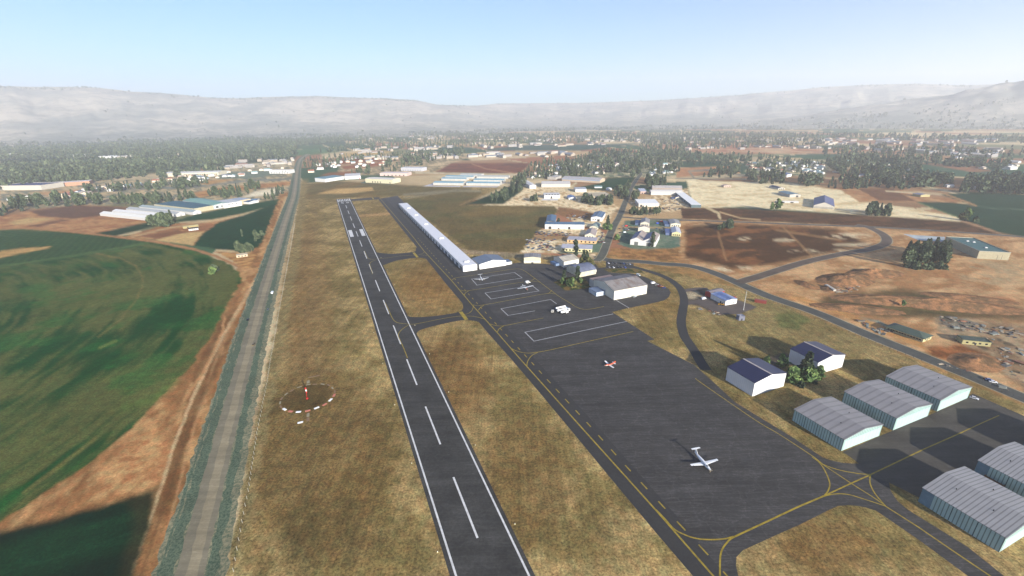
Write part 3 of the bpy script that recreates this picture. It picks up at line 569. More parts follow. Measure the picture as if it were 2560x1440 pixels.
yline(r3(90, 300, 120, 370, 150, 430, 185, 455, 230, 465, 400, 455, 600, 430, 800, 400, 1060, 385, 1200, 378, 1340, 390), .7, .1); yline(r3(310, 485, 250, 505, 210, 530, 195, 570, 220, 650, 250, 760), .7, .104); yline(r3(1180, 372, 1260, 345, 1290, 310), .6, .1)
yline(qB(125, 562, 150, 540, 250, 525, 480, 490, 700, 455, 745, 450, 790, 450, 850, 472, 950, 545, 1110, 665, 1200, 730, 1300, 790, 1340, 818, 1380, 838, 1420, 850, 1470, 854, 1550, 843, 1640, 825))
yline(qB(205, 660, 235, 668, 275, 668, 450, 642, 640, 610, 840, 580, 930, 574, 1000, 582)); yline(qB(245, 712, 255, 690, 290, 668)); yline(qB(945, 542, 930, 558, 895, 575))
yline(qB(330, 808, 365, 816, 410, 814, 600, 780, 800, 742, 1050, 698, 1090, 690, 1120, 662)); yline(qB(385, 864, 400, 840, 440, 812)); yline(qB(1050, 698, 1110, 694, 1160, 702))
yline(qB(500, 998, 545, 1014, 600, 1020, 660, 1014, 850, 976, 1035, 940)); yline(qB(575, 1082, 590, 1050, 640, 1018))
yline(qB(710, 1243, 760, 1268, 820, 1285, 870, 1291, 930, 1288, 1100, 1260, 1500, 1170, 1935, 1075)); yline(qB(868, 1430, 872, 1390, 890, 1350, 920, 1315, 975, 1285))
yline(q1(-70, 403, 0, 455, 400, 730, 600, 850, 860, 1020, 950, 1092), .75); yline(q1(950, 1092, 1180, 1245, 1330, 1340, 1450, 1420), .75); yline(q2(1170, 740, 1500, 950, 1850, 1190, 2220, 1440, 2600, 1700), .9, .09, smooth_=False)
yline(q2(-350, 1055, 0, 892, 300, 750, 560, 640), 1.0, .095, smooth_=False); yline(q2(560, 640, 830, 515, 1030, 425, 1560, 172, 1950, 0), .8, .09, smooth_=False); yline(q1(2070, 832, 2220, 762, 2360, 700), .7, .09, smooth_=False)
yline(q2(440, 252, 495, 290, 540, 340, 575, 400, 605, 470, 618, 530, 600, 590, 565, 635), .7, .1); yline(q2(545, 322, 640, 360, 750, 390, 850, 408, 930, 420, 1030, 425), .7, .1)
yline(q2(1028, 428, 1018, 465, 1022, 520, 1050, 585, 1095, 650, 1175, 742), .7, .1); yline(q2(545, 648, 620, 628, 700, 619, 780, 623, 850, 638, 1000, 685, 1175, 742), .7, .1)
yline(r6(0, 248, 170, 425, 250, 520, 330, 600, 410, 650, 500, 692, 620, 740, 750, 770, 860, 783, 980, 788, 1120, 784, 1250, 770, 1330, 752, 1400, 730), .85, .104); yline(r6(1395, 745, 1330, 785, 1270, 850, 1215, 920, 1178, 1000, 1160, 1080, 1152, 1200, 1150, 1450, 1150, 1600), .85, .1)
structure(yl.build('taxi_line', YEL))
ds = MB()
dl_ = gl(qP(1042, 592, 1085, 640, 1132, 692, 1185, 750, 1332, 909.5, 1366, 947, 1474, 1064, 1560, 1160, 1651, 1259, 1700, 1312, 1755, 1371, 1815, 1437, 1900, 1530)); acc = []; 
for a, b in zip(dl_[:-1], dl_[1:]):
    n = max(1, int((b - a).length / .5)); acc += [a.lerp(b, i / n) for i in range(n)]
step = (G((1332, 909.5)) - G((1351, 930.5))).length; k = (dl_[4] - dl_[0]).length % step; s = 0.0; run = []
for p, q in zip(acc[:-1], acc[1:]):
    ph = ((s - k + step * 10) / step + .2) % 1
    if ph < .42: run.append(p)
    elif run:
        if len(run) > 2: ribbon(ds, run, .7, .09)
        run = []
    s += (q - p).length
structure(ds.build('taxi_dashes', YEL))
hb = MB()
for a, b, w_ in (((1151.3, 779.5), (1166.5, 799.5), 3.6), ((1034, 631.5), (1044, 643.5), 3.4), ((931, 494), (934, 498), 3.0)): ribbon(hb, [G(a), G(b)], w_, .108)
structure(hb.build('holding_bar', YEL))
wb = MB()
for ps in (qB(370, 612, 315, 550, 745, 485, 822, 540, 370, 612), qB(510, 750, 450, 690, 920, 615, 990, 670, 510, 750), qB(945, 870, 680, 915, 610, 848, 1105, 755, 1165, 798), qB(1730, 900, 850, 1083, 940, 1172, 1865, 975), qB(1765, 765, 1890, 840)):
    P = gl(ps)
    for a, b in zip(P[:-1], P[1:]):
        d = (b - a).normalized() * .4; ribbon(wb, [a - d, b + d], .95, .088 + .004 * (len(wb.f) % 2))
structure(wb.build('stand_marking', WOR))

# roads
def gravel(c1, c2, name, sc=.5):
    t = NT(name, .95, 0, .1); v = t.coord()
    c = t.mix(t.rng(t.noise(v, sc * 1.5, 5, .8), .42, .58, 0, 1), lin(c1), lin(c2))
    return t.out(t.mul(c, t.rng(t.noise(v, .06, 3), .3, .7, .8, 1.2)))
hw = sm(qP(420, 1660, 473, 1440, 533, 1205, 591, 980, 648, 768, 680, 660, 708, 569, 724, 520, 735, 485, 741, 440, 745, 416, 752, 398, 770, 385), 6)
M_SH = gravel((92, 104, 82), (156, 148, 116), 'road_shoulder_gravel', .35); M_SH2 = gravel((64, 86, 68), (112, 122, 98), 'bluish_shoulder_chip', .6); M_HW = asphalt((132, 124, 102), .16, radians(22), .1, 'worn_highway_asphalt', .1); M_HWC = asphalt((152, 140, 112), .14, radians(22), .1, 'pale_highway_lane', .1)
structure(ragged(MB(), hw, 29, .03, jit=1.0).build('road_shoulder', M_SH))
structure(ragged(ragged(ragged(MB(), hw, 5.0, .036, -8.6, 1.0, 2), hw, 4.4, .036, 8.4, 1.0, 3), hw, 1.6, .0365, -12.2, .7, 4).build('road_gutter', M_SH2))
structure(ragged(MB(), hw, 11.4, .045, 0, .3, 5).build('highway', M_HW)); structure(ragged(MB(), hw, 4.6, .052, .8, .35, 6).build('highway_lane', M_HWC))
M_RD = asphalt((84, 84, 78), .34, None, .06, 'side_road_asphalt', .14); M_RD2 = asphalt((98, 84, 72), .34, None, .06, 'brown_road_asphalt', .14); M_KB = gravel((150, 140, 112), (170, 158, 128), 'pale_road_edge', .4)
def road(name, ps, w_, m, z, edge=2.6, n=6):
    L = sm(ps, n); structure(ribbon(MB(), L, w_ + edge, z).build('kerb_strip', M_KB)); structure(ribbon(MB(), L, w_, z + .012).build(name, m)); return L
RR = road('road', qP(1492, 640, 1512, 648, 1545, 652, 1600, 654, 1660, 660, 1700, 662, 1735, 667, 1764, 675, 1795, 686, 1824, 698, 1915, 738, 2036, 780, 2170, 837, 2288, 884, 2405, 931, 2560, 995, 2800, 1095), 13, M_RD, .02)
road('road', qP(1845, 706, 1900, 690, 2002, 658, 2070, 642, 2120, 632, 2170, 624, 2205, 613, 2217, 603, 2212, 590, 2192, 577, 2165, 566, 2140, 562), 12, M_RD2, .026)
road('road', qP(1545, 541.5, 1600, 546, 1700, 550, 1850, 555, 2000, 561, 2170, 567, 2330, 576, 2560, 592, 2700, 602), 8.5, M_RD, .032)
road('road', qP(1490, 652, 1506, 636, 1530, 575, 1549, 540, 1566, 498, 1578, 470, 1592, 448, 1601, 436, 1598, 430, 1585, 428, 1500, 430), 10.5, asphalt((92, 92, 80), .3, None, .06, 'lane_asphalt'), .04)
road('road', qP(1601, 436, 1640, 441, 1690, 446, 1870, 449), 6, M_RD, .036, 1); road('road', qP(1535, 420, 1548, 400, 1560, 380), 8, M_RD, .028, 2)
structure(ribbon(MB(), sm(qP(1575, 665, 1600, 672, 1637, 683, 1665, 694, 1684, 706, 1699, 720, 1708, 738, 1710, 756, 1707, 775, 1703, 800, 1705, 820, 1712, 842, 1724, 860, 1740, 884, 1752, 905, 1765, 925)), 8.2, .062).build('service_road', M_TW))
structure(ribbon(ribbon(MB(), sm(qP(1706, 728, 1740, 722, 1770, 722)), 7, .05), sm(qP(1707, 762, 1740, 756, 1790, 772, 1850, 775)), 7, .05).build('service_yard', asphalt((96, 86, 80), .2, None, .05)))
structure(slab(MB(), gl(qP(1735, 752, 1800, 735, 1850, 752, 1892, 768, 1850, 784, 1800, 787)), .056).build('service_yard', asphalt((98, 88, 82), .2, None, .05)))
# ------------------------------------------------------------------ buildings
def height_at(base, ytop):
    lo, hi = 0., 60.
    for _ in range(40):
        m = (lo + hi) / 2
        if PX(base.x, base.y, m)[1] > ytop: lo = m
        else: hi = m
    return lo
def building(name, label, A, B, h=None, ytop=None, depth=None, back=None, roof='gable_v', rise=1.5, wm=None, rm=None, over=.35, feats=(), cat='building', group=None, parapet=None, base_eave=False, trim=None):
    """A, B: feet of the front wall, left to right; back: a rear eave corner; x runs along the front, y to the rear"""
    if base_eave: a, b = G(A, h), G(B, h); a.z = b.z = 0
    else: a, b = G(A), G(B)
    u = (b - a); W = u.length; u.normalize(); v = Vector((-u.y, u.x, 0))
    if h is None: h = height_at(a, ytop)
    D = depth if depth else (G(back, h) - a).dot(v)
    root = empty(name, (a.x, a.y, 0), atan2(u.y, u.x)); tag(root, label, cat, group)
    wl = MB(); r = MB(); o = over; th = .22; e = .03
    if roof == 'gable_v':
        wl.prism([(0, 0), (W, 0), (W, h), (W / 2, h + rise), (0, h)], 0, D, 'y'); sl = rise / (W / 2)
        zo = h - o * sl + e
        r.prism([(-o, zo), (W / 2, h + rise + e), (W + o, zo), (W + o, zo + th), (W / 2, h + rise + e + th), (-o, zo + th)], -o, D + o, 'y')
    elif roof == 'gable_u':
        wl.prism([(0, 0), (D, 0), (D, h), (D / 2, h + rise), (0, h)], 0, W, 'x'); sl = rise / (D / 2); zo = h - o * sl + e
        r.prism([(-o, zo), (D / 2, h + rise + e), (D + o, zo), (D + o, zo + th), (D / 2, h + rise + e + th), (-o, zo + th)], -o, W + o, 'x')
    elif roof in ('arch_u', 'arch_v'):
        L = D if roof == 'arch_u' else W; n = 12
        arc = [(L * i / n, h + rise * sin(pi * i / n) ** .8) for i in range(n + 1)]
        wl.prism([(0, 0), (L, 0)] + arc[::-1], 0, W if roof == 'arch_u' else D, 'x' if roof == 'arch_u' else 'y')
        lo = [(p[0] + (-o if i == 0 else o if i == n else 0), p[1] + e) for i, p in enumerate(arc)]
        r.prism(lo + [(p[0], p[1] + th) for p in lo[::-1]], -o, (W if roof == 'arch_u' else D) + o, 'x' if roof == 'arch_u' else 'y')
    elif roof == 'mono':   # falls from the rear to the front
        wl.prism([(0, 0), (D, 0), (D, h + rise), (0, h)], 0, W, 'x'); sl = rise / D
        r.prism([(-o, h - o * sl + e), (D + o, h + rise + o * sl + e), (D + o, h + rise + o * sl + e + th), (-o, h - o * sl + e + th)], -o, W + o, 'x')
    elif roof == 'hip':
        wl.box(0, W, 0, D, 0, h); i = min(W, D) / 2
        ri = [(i, D / 2, h + rise), (W - i, D / 2, h + rise)] if W >= D else [(W / 2, i, h + rise), (W / 2, D - i, h + rise)]
        c = [(-o, -o, h + e), (W + o, -o, h + e), (W + o, D + o, h + e), (-o, D + o, h + e)]
        f = [(0, 1, 5, 4), (1, 2, 5), (2, 3, 4, 5), (3, 0, 4)] if W >= D else [(0, 1, 4), (1, 2, 5, 4), (2, 3, 5), (3, 0, 4, 5)]
        r.add(c + ri, f + [(3, 2, 1, 0)])
    elif roof == 'sawtooth':   # two gabled bays side by side
        wl.prism([(0, 0), (W, 0), (W, h), (W * .75, h + rise), (W * .5, h), (W * .25, h + rise), (0, h)], 0, D, 'y')
        for k in (0, 1):
            x = W * .5 * k
            r.prism([(x, h + e), (x + W * .25, h + rise + e), (x + W * .25, h + rise + e + th), (x, h + e + th)], -o, D + o, 'y', 0)
            r.prism([(x + W * .25, h + rise + e), (x + W * .5, h + e), (x + W * .5, h + e + th), (x + W * .25, h + rise + e + th)], -o, D + o, 'y', 1)
    else:
        wl.box(0, W, 0, D, 0, h); pp = parapet or 0
        r.box(.02, W - .02, .02, D - .02, h + e, h + e + .15)
        if pp:
            q = MB()
            q.box(-.1, W + .1, -.15, .25, h + .02, h + pp); q.box(-.1, W + .1, D - .25, D + .15, h + .02, h + pp); q.box(-.1, .3, .25, D - .25, h + .02, h + pp); q.box(W - .3, W + .1, .25, D - .25, h + .02, h + pp)
            q.build('parapet', trim or wm, root)
            r = MB(); r.box(.31, W - .31, .26, D - .26, h + e, h + e + .12)
    wl.build('wall', wm or paint((214, 206, 190)), root); r.build('roof', rm if isinstance(rm, (list, tuple)) else [rm or paint((150, 150, 150))], root)
    for ft in feats: feature(root, ft, W, D, h, rise)
    root['dims'] = (W, D, h); return root
def feature(root, ft, W, D, h, rise):
    kind = ft[0]
    def onface(face, t, z0, w_, hh, out=.06):
        L = W if face in 'FB' else D; x0, x1 = t * L - w_ / 2, t * L + w_ / 2; m = MB()
        if face == 'F': m.box(x0, x1, -out, .02, z0, z0 + hh)
        elif face == 'B': m.box(x0, x1, D - .02, D + out, z0, z0 + hh)
        elif face == 'L': m.box(-out, .02, x0, x1, z0, z0 + hh)
        else: m.box(W - .02, W + out, x0, x1, z0, z0 + hh)
        return m
    if kind == 'door': onface(ft[1], ft[2], .02, ft[3], ft[4]).build('door', ft[5] if len(ft) > 5 else DARK, root)
    elif kind == 'win':      # a row of windows: face, count, sill height, width, height, from, to
        f, n, z, w_, hh, t0, t1 = ft[1:8]
        for i in range(n): onface(f, t0 + (t1 - t0) * (i + .5) / n, z, w_, hh, .08).build('window', ft[8] if len(ft) > 8 else GLASS, root)
    elif kind == 'band': onface(ft[1], .5, ft[2], (W if ft[1] in 'FB' else D) - .1, ft[3], .05).build('wall_band', ft[4], root)
    elif kind == 'vents':    # roof units: list of (x, y, size, height) in metres from the front left corner
        for (x, y, sz, hh) in ft[1]:
            z = h + .15 if len(ft) < 4 else ft[3](x, y)
            m = MB(); m.box(x - sz / 2, x + sz / 2, y - sz / 2, y + sz / 2, z, z + hh); m.box(x - sz * .38, x + sz * .38, y - sz * .38, y + sz * .38, z + hh, z + hh + .25); m.build('roof_vent', ft[2], root)
    elif kind == 'pipes':
        for (x, y) in ft[1]: MB().cyl((x, y, ft[2](x, y) - .3), (x, y, ft[2](x, y) + .9), .25, .2, 7).build('roof_flue', DARK, root)
    elif kind == 'seam': MB().box(ft[1] * W - .12, ft[1] * W + .12, -.06, .02, ft[2], ft[3]).build('door_track', DARK, root)
    elif kind == 'ridge': MB().prism([(W / 2 - .7, h + rise + .12), (W / 2 + .7, h + rise + .12), (W / 2, h + rise + .42)], -.4, D + .4, 'y').build('ridge_cap', ft[1], root)
    elif kind == 'annex':    # lean-to against a side: face, from, to (fraction), depth, height, wall, roof
        f, t0, t1, dp, hh, wm, rm = ft[1:8]; m = MB(); r = MB()
        L = W if f in 'FB' else D; s0, s1 = t0 * L, t1 * L
        bx = {'L': (-dp, -.03, s0, s1), 'R': (W + .03, W + dp, s0, s1), 'F': (s0, s1, -dp, -.03), 'B': (s0, s1, D + .03, D + dp)}[f]
        m.box(*bx, 0, hh); m.build('lean_to', wm, root); r.box(bx[0] - .2, bx[1] - (0 if f != 'L' else 0), bx[2] - .2, bx[3] + .2, hh + .02, hh + .25); r.build('lean_to_roof', rm, root)
TEALW = sheet((168, 196, 190), 'xy', 1.5, .42, .5, 0, .10)
cream = paint((226, 218, 196)); white = paint((232, 230, 224), var=.06); WHITE = paint((240, 238, 232), var=.05, k=.78)

# long white hangar row beside the taxiway
rA, rB = (1158.5, 679.8), (1193, 674.9)
t = building('hangar_row', 'very long narrow white building with pale grey flat roof beside the taxiway', rA, rB, ytop=665.6, back=(996.7, 509), roof='flat', wm=WHITE, rm=paint((214, 214, 216), .8, var=.04, k=.85), trim=paint((214, 214, 216), k=.85))
W_, D_, h_ = t['dims']; feature(t, ('vents', [(W_ * fx, D_ * fy, 3.2, 1.6) for fy in (.03, .30, .52, .70, .86) for fx in (.42, .60)], white), W_, D_, h_, 0)
for i in range(26): MB().box(-.09, .02, D_ * (i + .5) / 26 - 5.5, D_ * (i + .5) / 26 + 5.5, .05, 4.6).build('hangar_door', sheet((104, 116, 128), 'y', 1.4, .8), t)
hA, hB = qH(95, 362, 420, 312)
building('hangar', 'white gabled hangar with blue grey roof at the end of the long row', hA, hB, ytop=qH(92, 300)[0][1], back=qH(40, 222)[0], rise=3.2, wm=WHITE, rm=sheet((110, 122, 138), 'y', 2.2, .85, .5), feats=[('annex', 'R', .05, .5, 9, 3.4, WHITE, sheet((92, 112, 140), 'x', 1.5)), ('seam', .3, 0, 6), ('seam', .7, 0, 6)])
hA, hB = qH(640, 286, 846, 287)
building('shed', 'small cream shed with ribbed grey roof and white wall band beyond the apron', hA, hB, ytop=qH(640, 218)[0][1], back=qH(655, 170)[0], roof='gable_v', rise=1.2, wm=paint((226, 216, 180)), rm=sheet((146, 144, 144), 'x', 3.4, .8, .7, 0, .25), feats=[('band', 'F', 1.6, 1.3, WHITE), ('door', 'F', .5, 3, 1.5, DARK)], cat='shed')
hA, hB = qH(1130, 338, 1315, 303)
building('hangar', 'white hangar with stained beige roof behind the blue barrel roofed hangar', hA, hB, ytop=qH(1130, 268)[0][1], depth=24, roof='gable_u', rise=3.2, wm=paint((222, 218, 206)), rm=sheet((186, 178, 162), 'x', 2, .93, .7, 0, .2, rust=(146, 134, 120)), feats=[('annex', 'L', .4, .95, 6, 3, paint((120, 140, 170)), sheet((80, 110, 150), 'y', 1.2))])
hA, hB = qH(1322, 460, 1526, 418)
building('hangar', 'barrel roofed hangar with faded blue roof beside the tree island', hA, hB, ytop=qH(1322, 402)[0][1], depth=27, roof='arch_u', rise=4.4, wm=sheet((206, 200, 178), 'xy', 2.4, .88, .7, 0, .25), rm=sheet((112, 118, 138), 'x', 3, .9, .6, 0, .3), feats=[('annex', 'R', .2, .8, 5, 3, paint((210, 205, 190)), paint((130, 130, 130)))])
hA, hB = qH(1745, 740, 2148, 662)
M_BIGR = sheet((146, 140, 136), 'x', 5.2, .9, .8, 0, .22, rust=(124, 104, 92))
t = building('hangar', 'largest white hangar with patched rusty grey roof beside the tree island', hA, hB, ytop=qH(1745, 628)[0][1], back=qH(1484, 492)[0], roof='gable_u', rise=4.2, wm=paint((226, 222, 204), var=.06, scale=.12), rm=M_BIGR, feats=[('door', 'F', .36, 15, 7, paint((234, 230, 214), var=.04)), ('door', 'F', .70, 15, 7, paint((230, 226, 208), var=.04))])
W_, D_, h_ = t['dims']; feature(t, ('annex', 'B', 0, .66, 9, h_ - 1.2, paint((190, 190, 186)), sheet((150, 126, 116), 'x', 2.5, .9)), W_, D_, h_, 4); feature(t, ('annex', 'L', .42, .8, 11, 4.6, paint((198, 208, 216)), sheet((120, 136, 160), 'y', 1.5)), W_, D_, h_, 4)
MB().box(-11.2, -2, D_ * .5, D_ * .5 + .3, .3, 3.8).build('annex_frame', paint((190, 215, 230)), t)

# two hangars with navy roofs
NAVY = sheet((40, 42, 76), 'y', 1.6, .75, .32, 0, .1)
TINW = sheet((226, 224, 220), 'xy', 1.5, .93, .5, 0, .05, k=.74)
hA, hB = q1(385, 548, 636, 466)
wdA = building('hangar', 'white hangar with dark navy roof standing against the apron edge', hA, hB, ytop=q1(402, 440)[0][1], back=q1(182, 315)[0], rise=2.9, wm=TINW, rm=NAVY, feats=[('ridge', paint((196, 184, 172)))])
W_, D_, h_ = wdA['dims']
hA, hB = q1(915, 275, 1131, 213)
building('hangar', 'white hangar with dark navy roof further from the apron behind the tall conifer', hA, hB, h=h_, base_eave=True, back=q1(682, 170)[0], rise=2.9, wm=TINW, rm=NAVY, feats=[('ridge', paint((196, 184, 172)))])
# three seamed teal hangars in a row, and the densely ribbed ones opposite
GREY1 = sheet((150, 146, 144), 'y', 4.2, .74, .5, 0, .09, k=.72); GREY2 = sheet((158, 156, 154), 'y', 1.7, .55, .5, 0, .08, k=.74)
specs = [(q1(1095, 985, 1402, 862), q1(1115, 893)[0][1], q1(715, 655)[0], 'nearest of the three teal hangars in the row by the yellow junction'), (q1(1508, 820, 1790, 704), q1(1530, 722)[0][1], q1(1117, 512)[0], 'middle of the three teal hangars standing in a row'), (q1(1860, 668, 2108, 560), q1(1888, 578)[0][1], q1(1465, 385)[0], 'teal hangar nearest the boundary fence, with a white car beside it')]
th = []
for (AB, yt, bk, lb) in specs:
    t = building('hangar', lb, AB[0], AB[1], ytop=yt, back=bk, rise=2.5, wm=TEALW, rm=GREY1, group='teal ribbed hangars'); W_, D_, h_ = t['dims']; th.append((W_, D_, h_))
    feature(t, ('seam', .86, .3, h_ * .84), W_, D_, h_, 2.5); zf = lambda x, y, W_=W_, h_=h_: h_ + 2.5 - abs(x - W_ / 2) / (W_ / 2) * 2.5
    feature(t, ('pipes', [(W_ * .3, D_ * .3), (W_ * .72, D_ * .45)], zf), W_, D_, h_, 2.5)
    MB().box(1.2, W_ - 1.4, -.1, .02, .2, h_ * .82).build('sliding_door', sheet((182, 206, 202), 'x', 3.2, .9, .5, 0, .05), t)
    for f in (.25, .5, .75): MB().box(-.07, .02, D_ * f - .12, D_ * f + .12, 0, h_ - .05).build('wall_post', paint((60, 80, 88)), t)
Wt, Dt, ht = (np.mean([x[i] for x in th]) for i in range(3))
def ribbed(label, eaveB_left, eaveF_left, W_, D_, h_):
    b = G(eaveB_left, h_); f = G(eaveF_left, h_); v = (b - f).normalized(); u = Vector((v.y, -v.x, 0)); b.z = 0; f = b - v * D_
    root = empty('hangar', (f.x, f.y, 0), atan2(u.y, u.x)); tag(root, label, 'building', 'teal ribbed hangars'); rise = 2.7
    MB().prism([(0, 0), (W_, 0), (W_, h_), (W_ / 2, h_ + rise), (0, h_)], 0, D_, 'y').build('wall', TEALW, root)
    sl = rise / (W_ / 2); o = .3
    MB().prism([(-o, h_ - o * sl + .03), (W_ / 2, h_ + rise + .03), (W_ + o, h_ - o * sl + .03), (W_ + o, h_ - o * sl + .25), (W_ / 2, h_ + rise + .25), (-o, h_ - o * sl + .25)], -o, D_ + o, 'y').build('roof', GREY2, root)
    zf = lambda x, y: h_ + rise - abs(x - W_ / 2) / (W_ / 2) * rise
    feature(root, ('pipes', [(W_ * .3, D_ * .75), (W_ * .74, D_ * .52), (W_ * .3, D_ * .3)], zf), W_, D_, h_, rise)
    MB().box(-.09, .02, D_ * .84, D_ - .1, .02, h_ - .1).build('wall_panel', paint((104, 134, 148)), root)
    for k in (.3, .6): MB().box(-.07, .02, D_ * k - .12, D_ * k + .12, 0, h_ - .05).build('wall_post', paint((60, 80, 88)), root)
    MB().box(1.2, W_ - 1.4, -.1, .02, .2, h_ * .82).build('sliding_door', sheet((182, 206, 202), 'x', 3.2, .9, .5, 0, .05), root); return root
D4 = (G(q2(1550, 560)[0], ht) - G(q2(2380, 1060)[0], ht)).length
ribbed('large teal hangar with densely ribbed grey roof in the near right corner', q2(1550, 560)[0], q2(2380, 1060)[0], Wt * 1.02, D4, ht)
e5 = q2(2105, 285)[0]; e4 = q2(1550, 560)[0]; off = G(q2(2380, 1060)[0], ht) - G(e4, ht)
def shift(p): d = G(p, ht) + off; x, y = PX(d.x, d.y, ht); return (float(x), float(y))
ribbed('teal hangar with densely ribbed roof behind the brown trailer', e5, shift(e5), Wt * 1.02, D4, ht)
d6 = G(e5, ht) + (G(e5, ht) - G(e4, ht)); x6 = PX(d6.x, d6.y, ht); e6 = (float(x6[0]), float(x6[1]))
ribbed('teal hangar cut off by the right edge of the picture', e6, shift(e6), Wt * 1.02, D4, ht)

# red-walled workshop group
hA, hB = q5(232, 552, 326, 530)
building('workshop', 'small workshop with red walls and grey roof behind the blue roofed shed', hA, hB, h=5, back=q5(165, 505)[0], roof='gable_u', rise=1.2, wm=paint((176, 52, 44)), rm=paint((136, 126, 128)), feats=[('door', 'F', .2, 2, 2.6, white)], cat='workshop')
hA, hB = q5(335, 607, 420, 592)
building('shed', 'white shed with mottled blue roof beside the red workshop', hA, hB, ytop=q5(335, 572)[0][1], back=q5(230, 520)[0], rise=1.0, wm=white, rm=sheet((98, 122, 172), 'y', 1.6, .85, .6, 0, .35, rust=(180, 190, 210)), feats=[('door', 'L', .3, 1.6, 2.4, DARK), ('door', 'L', .7, 1.4, 2.2, WHITE), ('win', 'F', 2, 1.6, 1.2, .9, .1, .9)], cat='shed')
hA, hB = q5(437, 720, 480, 718)
building('hut', 'small grey box hut on open grass beside the thin mast', hA, hB, ytop=q5(437, 690)[0][1], depth=5, roof='flat', parapet=.4, wm=paint((120, 122, 136)), rm=paint((146, 148, 160)), feats=[('door', 'F', .5, 1.2, 2.0, DARK), ('vents', [(1.6, 2, 1, .6)], paint((150, 150, 160)))], cat='hut')
hA, hB = q5(553, 582, 641, 596)
t = building('shipping_container', 'long rust red shipping container beside the boundary road', hA, hB, h=2.9, depth=3.0, roof='flat', wm=sheet((140, 62, 54), 'xy', .8, .8), rm=paint((150, 80, 72)), cat='container', feats=[('door', 'R', .5, 2.4, 2.5, paint((120, 50, 44)))])
# houses over the road
hA, hB = q5(1803, 882, 1868, 856)
building('bungalow', 'long green hip roofed bungalow beside the boundary road', hA, hB, h=3.4, back=q5(1535, 762)[0], roof='hip', rise=2.6, over=.9, wm=paint((196, 186, 140)), rm=sheet((78, 92, 80), 'y', 1.4, .88, .7), feats=[('win', 'L', 12, 1.1, 1.8, 1.2, .04, .96), ('win', 'F', 2, 1.1, 1.6, 1.1, .1, .9), ('door', 'F', .5, 1.2, 2.2, DARK)], cat='house')
hA, hB = q5(2096, 892, 2308, 914)
building('house', 'yellow walled building with dark green flat roof in the dusty yard', hA, hB, ytop=q5(2096, 862)[0][1], back=q5(2040, 826)[0], roof='flat', parapet=.5, wm=paint((172, 162, 114)), trim=paint((70, 80, 66)), rm=paint((74, 84, 72)), feats=[('win', 'F', 4, 1.2, 1.5, 1.3, .06, .96), ('door', 'F', .47, 1.2, 2.1, DARK)], cat='house')
hA, hB = qG(1930, 460, 2348, 484)
t = building('warehouse', 'large warehouse with teal roof and parapet beside the tree clump', hA, hB, ytop=qG(1955, 366)[0][1], back=qG(1505, 172)[0], roof='flat', parapet=.9, wm=paint((178, 168, 138), var=.12), trim=paint((178, 172, 150)), rm=paint((66, 104, 100), .6, var=.1), feats=[('door', 'F', .63, .35, 6, DARK), ('door', 'F', .77, .35, 6, DARK)], cat='warehouse')
W_, D_, h_ = t['dims']; feature(t, ('vents', [(W_ * .45, D_ * .72, 2.6, .8), (W_ * .6, D_ * .66, 2.6, .8), (W_ * .55, D_ * .28, 2.6, .8)], white), W_, D_, h_, 0)
structure(slab(MB(), gl(qG(945, 132, 1130, 150, 1505, 172, 1500, 240, 1150, 215)), .06).build('concrete_slab', paint((178, 186, 186), .9, var=.3, scale=.06)))
# sand yard
hA, hB = qE(1777, 640, 2052, 660)
building('warehouse', 'large warehouse with violet blue roof and white front in the sand yard', hA, hB, ytop=qE(1785, 602)[0][1], back=qE(1592, 492)[0], rise=7, wm=paint((224, 216, 200)), rm=sheet((92, 96, 130), 'y', 3, .92, .5, 0, .06), feats=[('win', 'F', 9, .1, 4.2, 3.6, .03, .97, paint((190, 184, 170))), ('door', 'F', .3, 2, 2.6)], cat='warehouse')
hA, hB = qE(1460, 498, 1602, 496)
building('shed', 'low shed with blue green roof behind the violet roofed warehouse', hA, hB, ytop=qE(1465, 463)[0][1], back=qE(1390, 418)[0], rise=1.5, wm=paint((196, 190, 178)), rm=sheet((104, 132, 142), 'y', 3, .9), cat='shed', feats=[('door', 'F', .7, 5, 4)])
hA, hB = qE(1308, 396, 1396, 394)
building('shed', 'small dark blue roofed shed at the back of the sand yard below the trees', hA, hB, ytop=qE(1308, 376)[0][1], back=qE(1222, 345)[0], rise=2, wm=paint((210, 204, 190)), rm=paint((52, 66, 92)), cat='shed', feats=[('win', 'F', 3, .3, 3, 2.6, .1, .9, DARK)])
hA, hB = qE(582, 364, 680, 362)
building('house', 'small pinkish house alone on the sand beside low bushes', hA, hB, h=4, depth=14, roof='gable_v', rise=1.5, wm=paint((200, 176, 160)), rm=paint((176, 150, 138)), cat='house', feats=[('win', 'F', 3, 1, 2.2, 1.4, .1, .9)])
hA, hB = qE(1282, 574, 1582, 576)
building('canopy_roof', 'long low white canopy roof beside the violet roofed warehouse', hA, hB, h=3.2, depth=8, roof='flat', wm=paint((200, 196, 186)), rm=WHITE, cat='canopy', feats=[('door', 'F', .3, 6, 2.6), ('door', 'F', .7, 6, 2.6)])
hA, hB = qE(148, 636, 280, 637)
building('warehouse', 'long flat white roofed warehouse with a dark side facing the yard road', hA, hB, h=6, back=qE(125, 408)[0], roof='flat', wm=paint((92, 112, 116)), rm=WHITE, cat='warehouse', feats=[('win', 'L', 8, 1, 7, 3.5, .04, .96, DARK)])
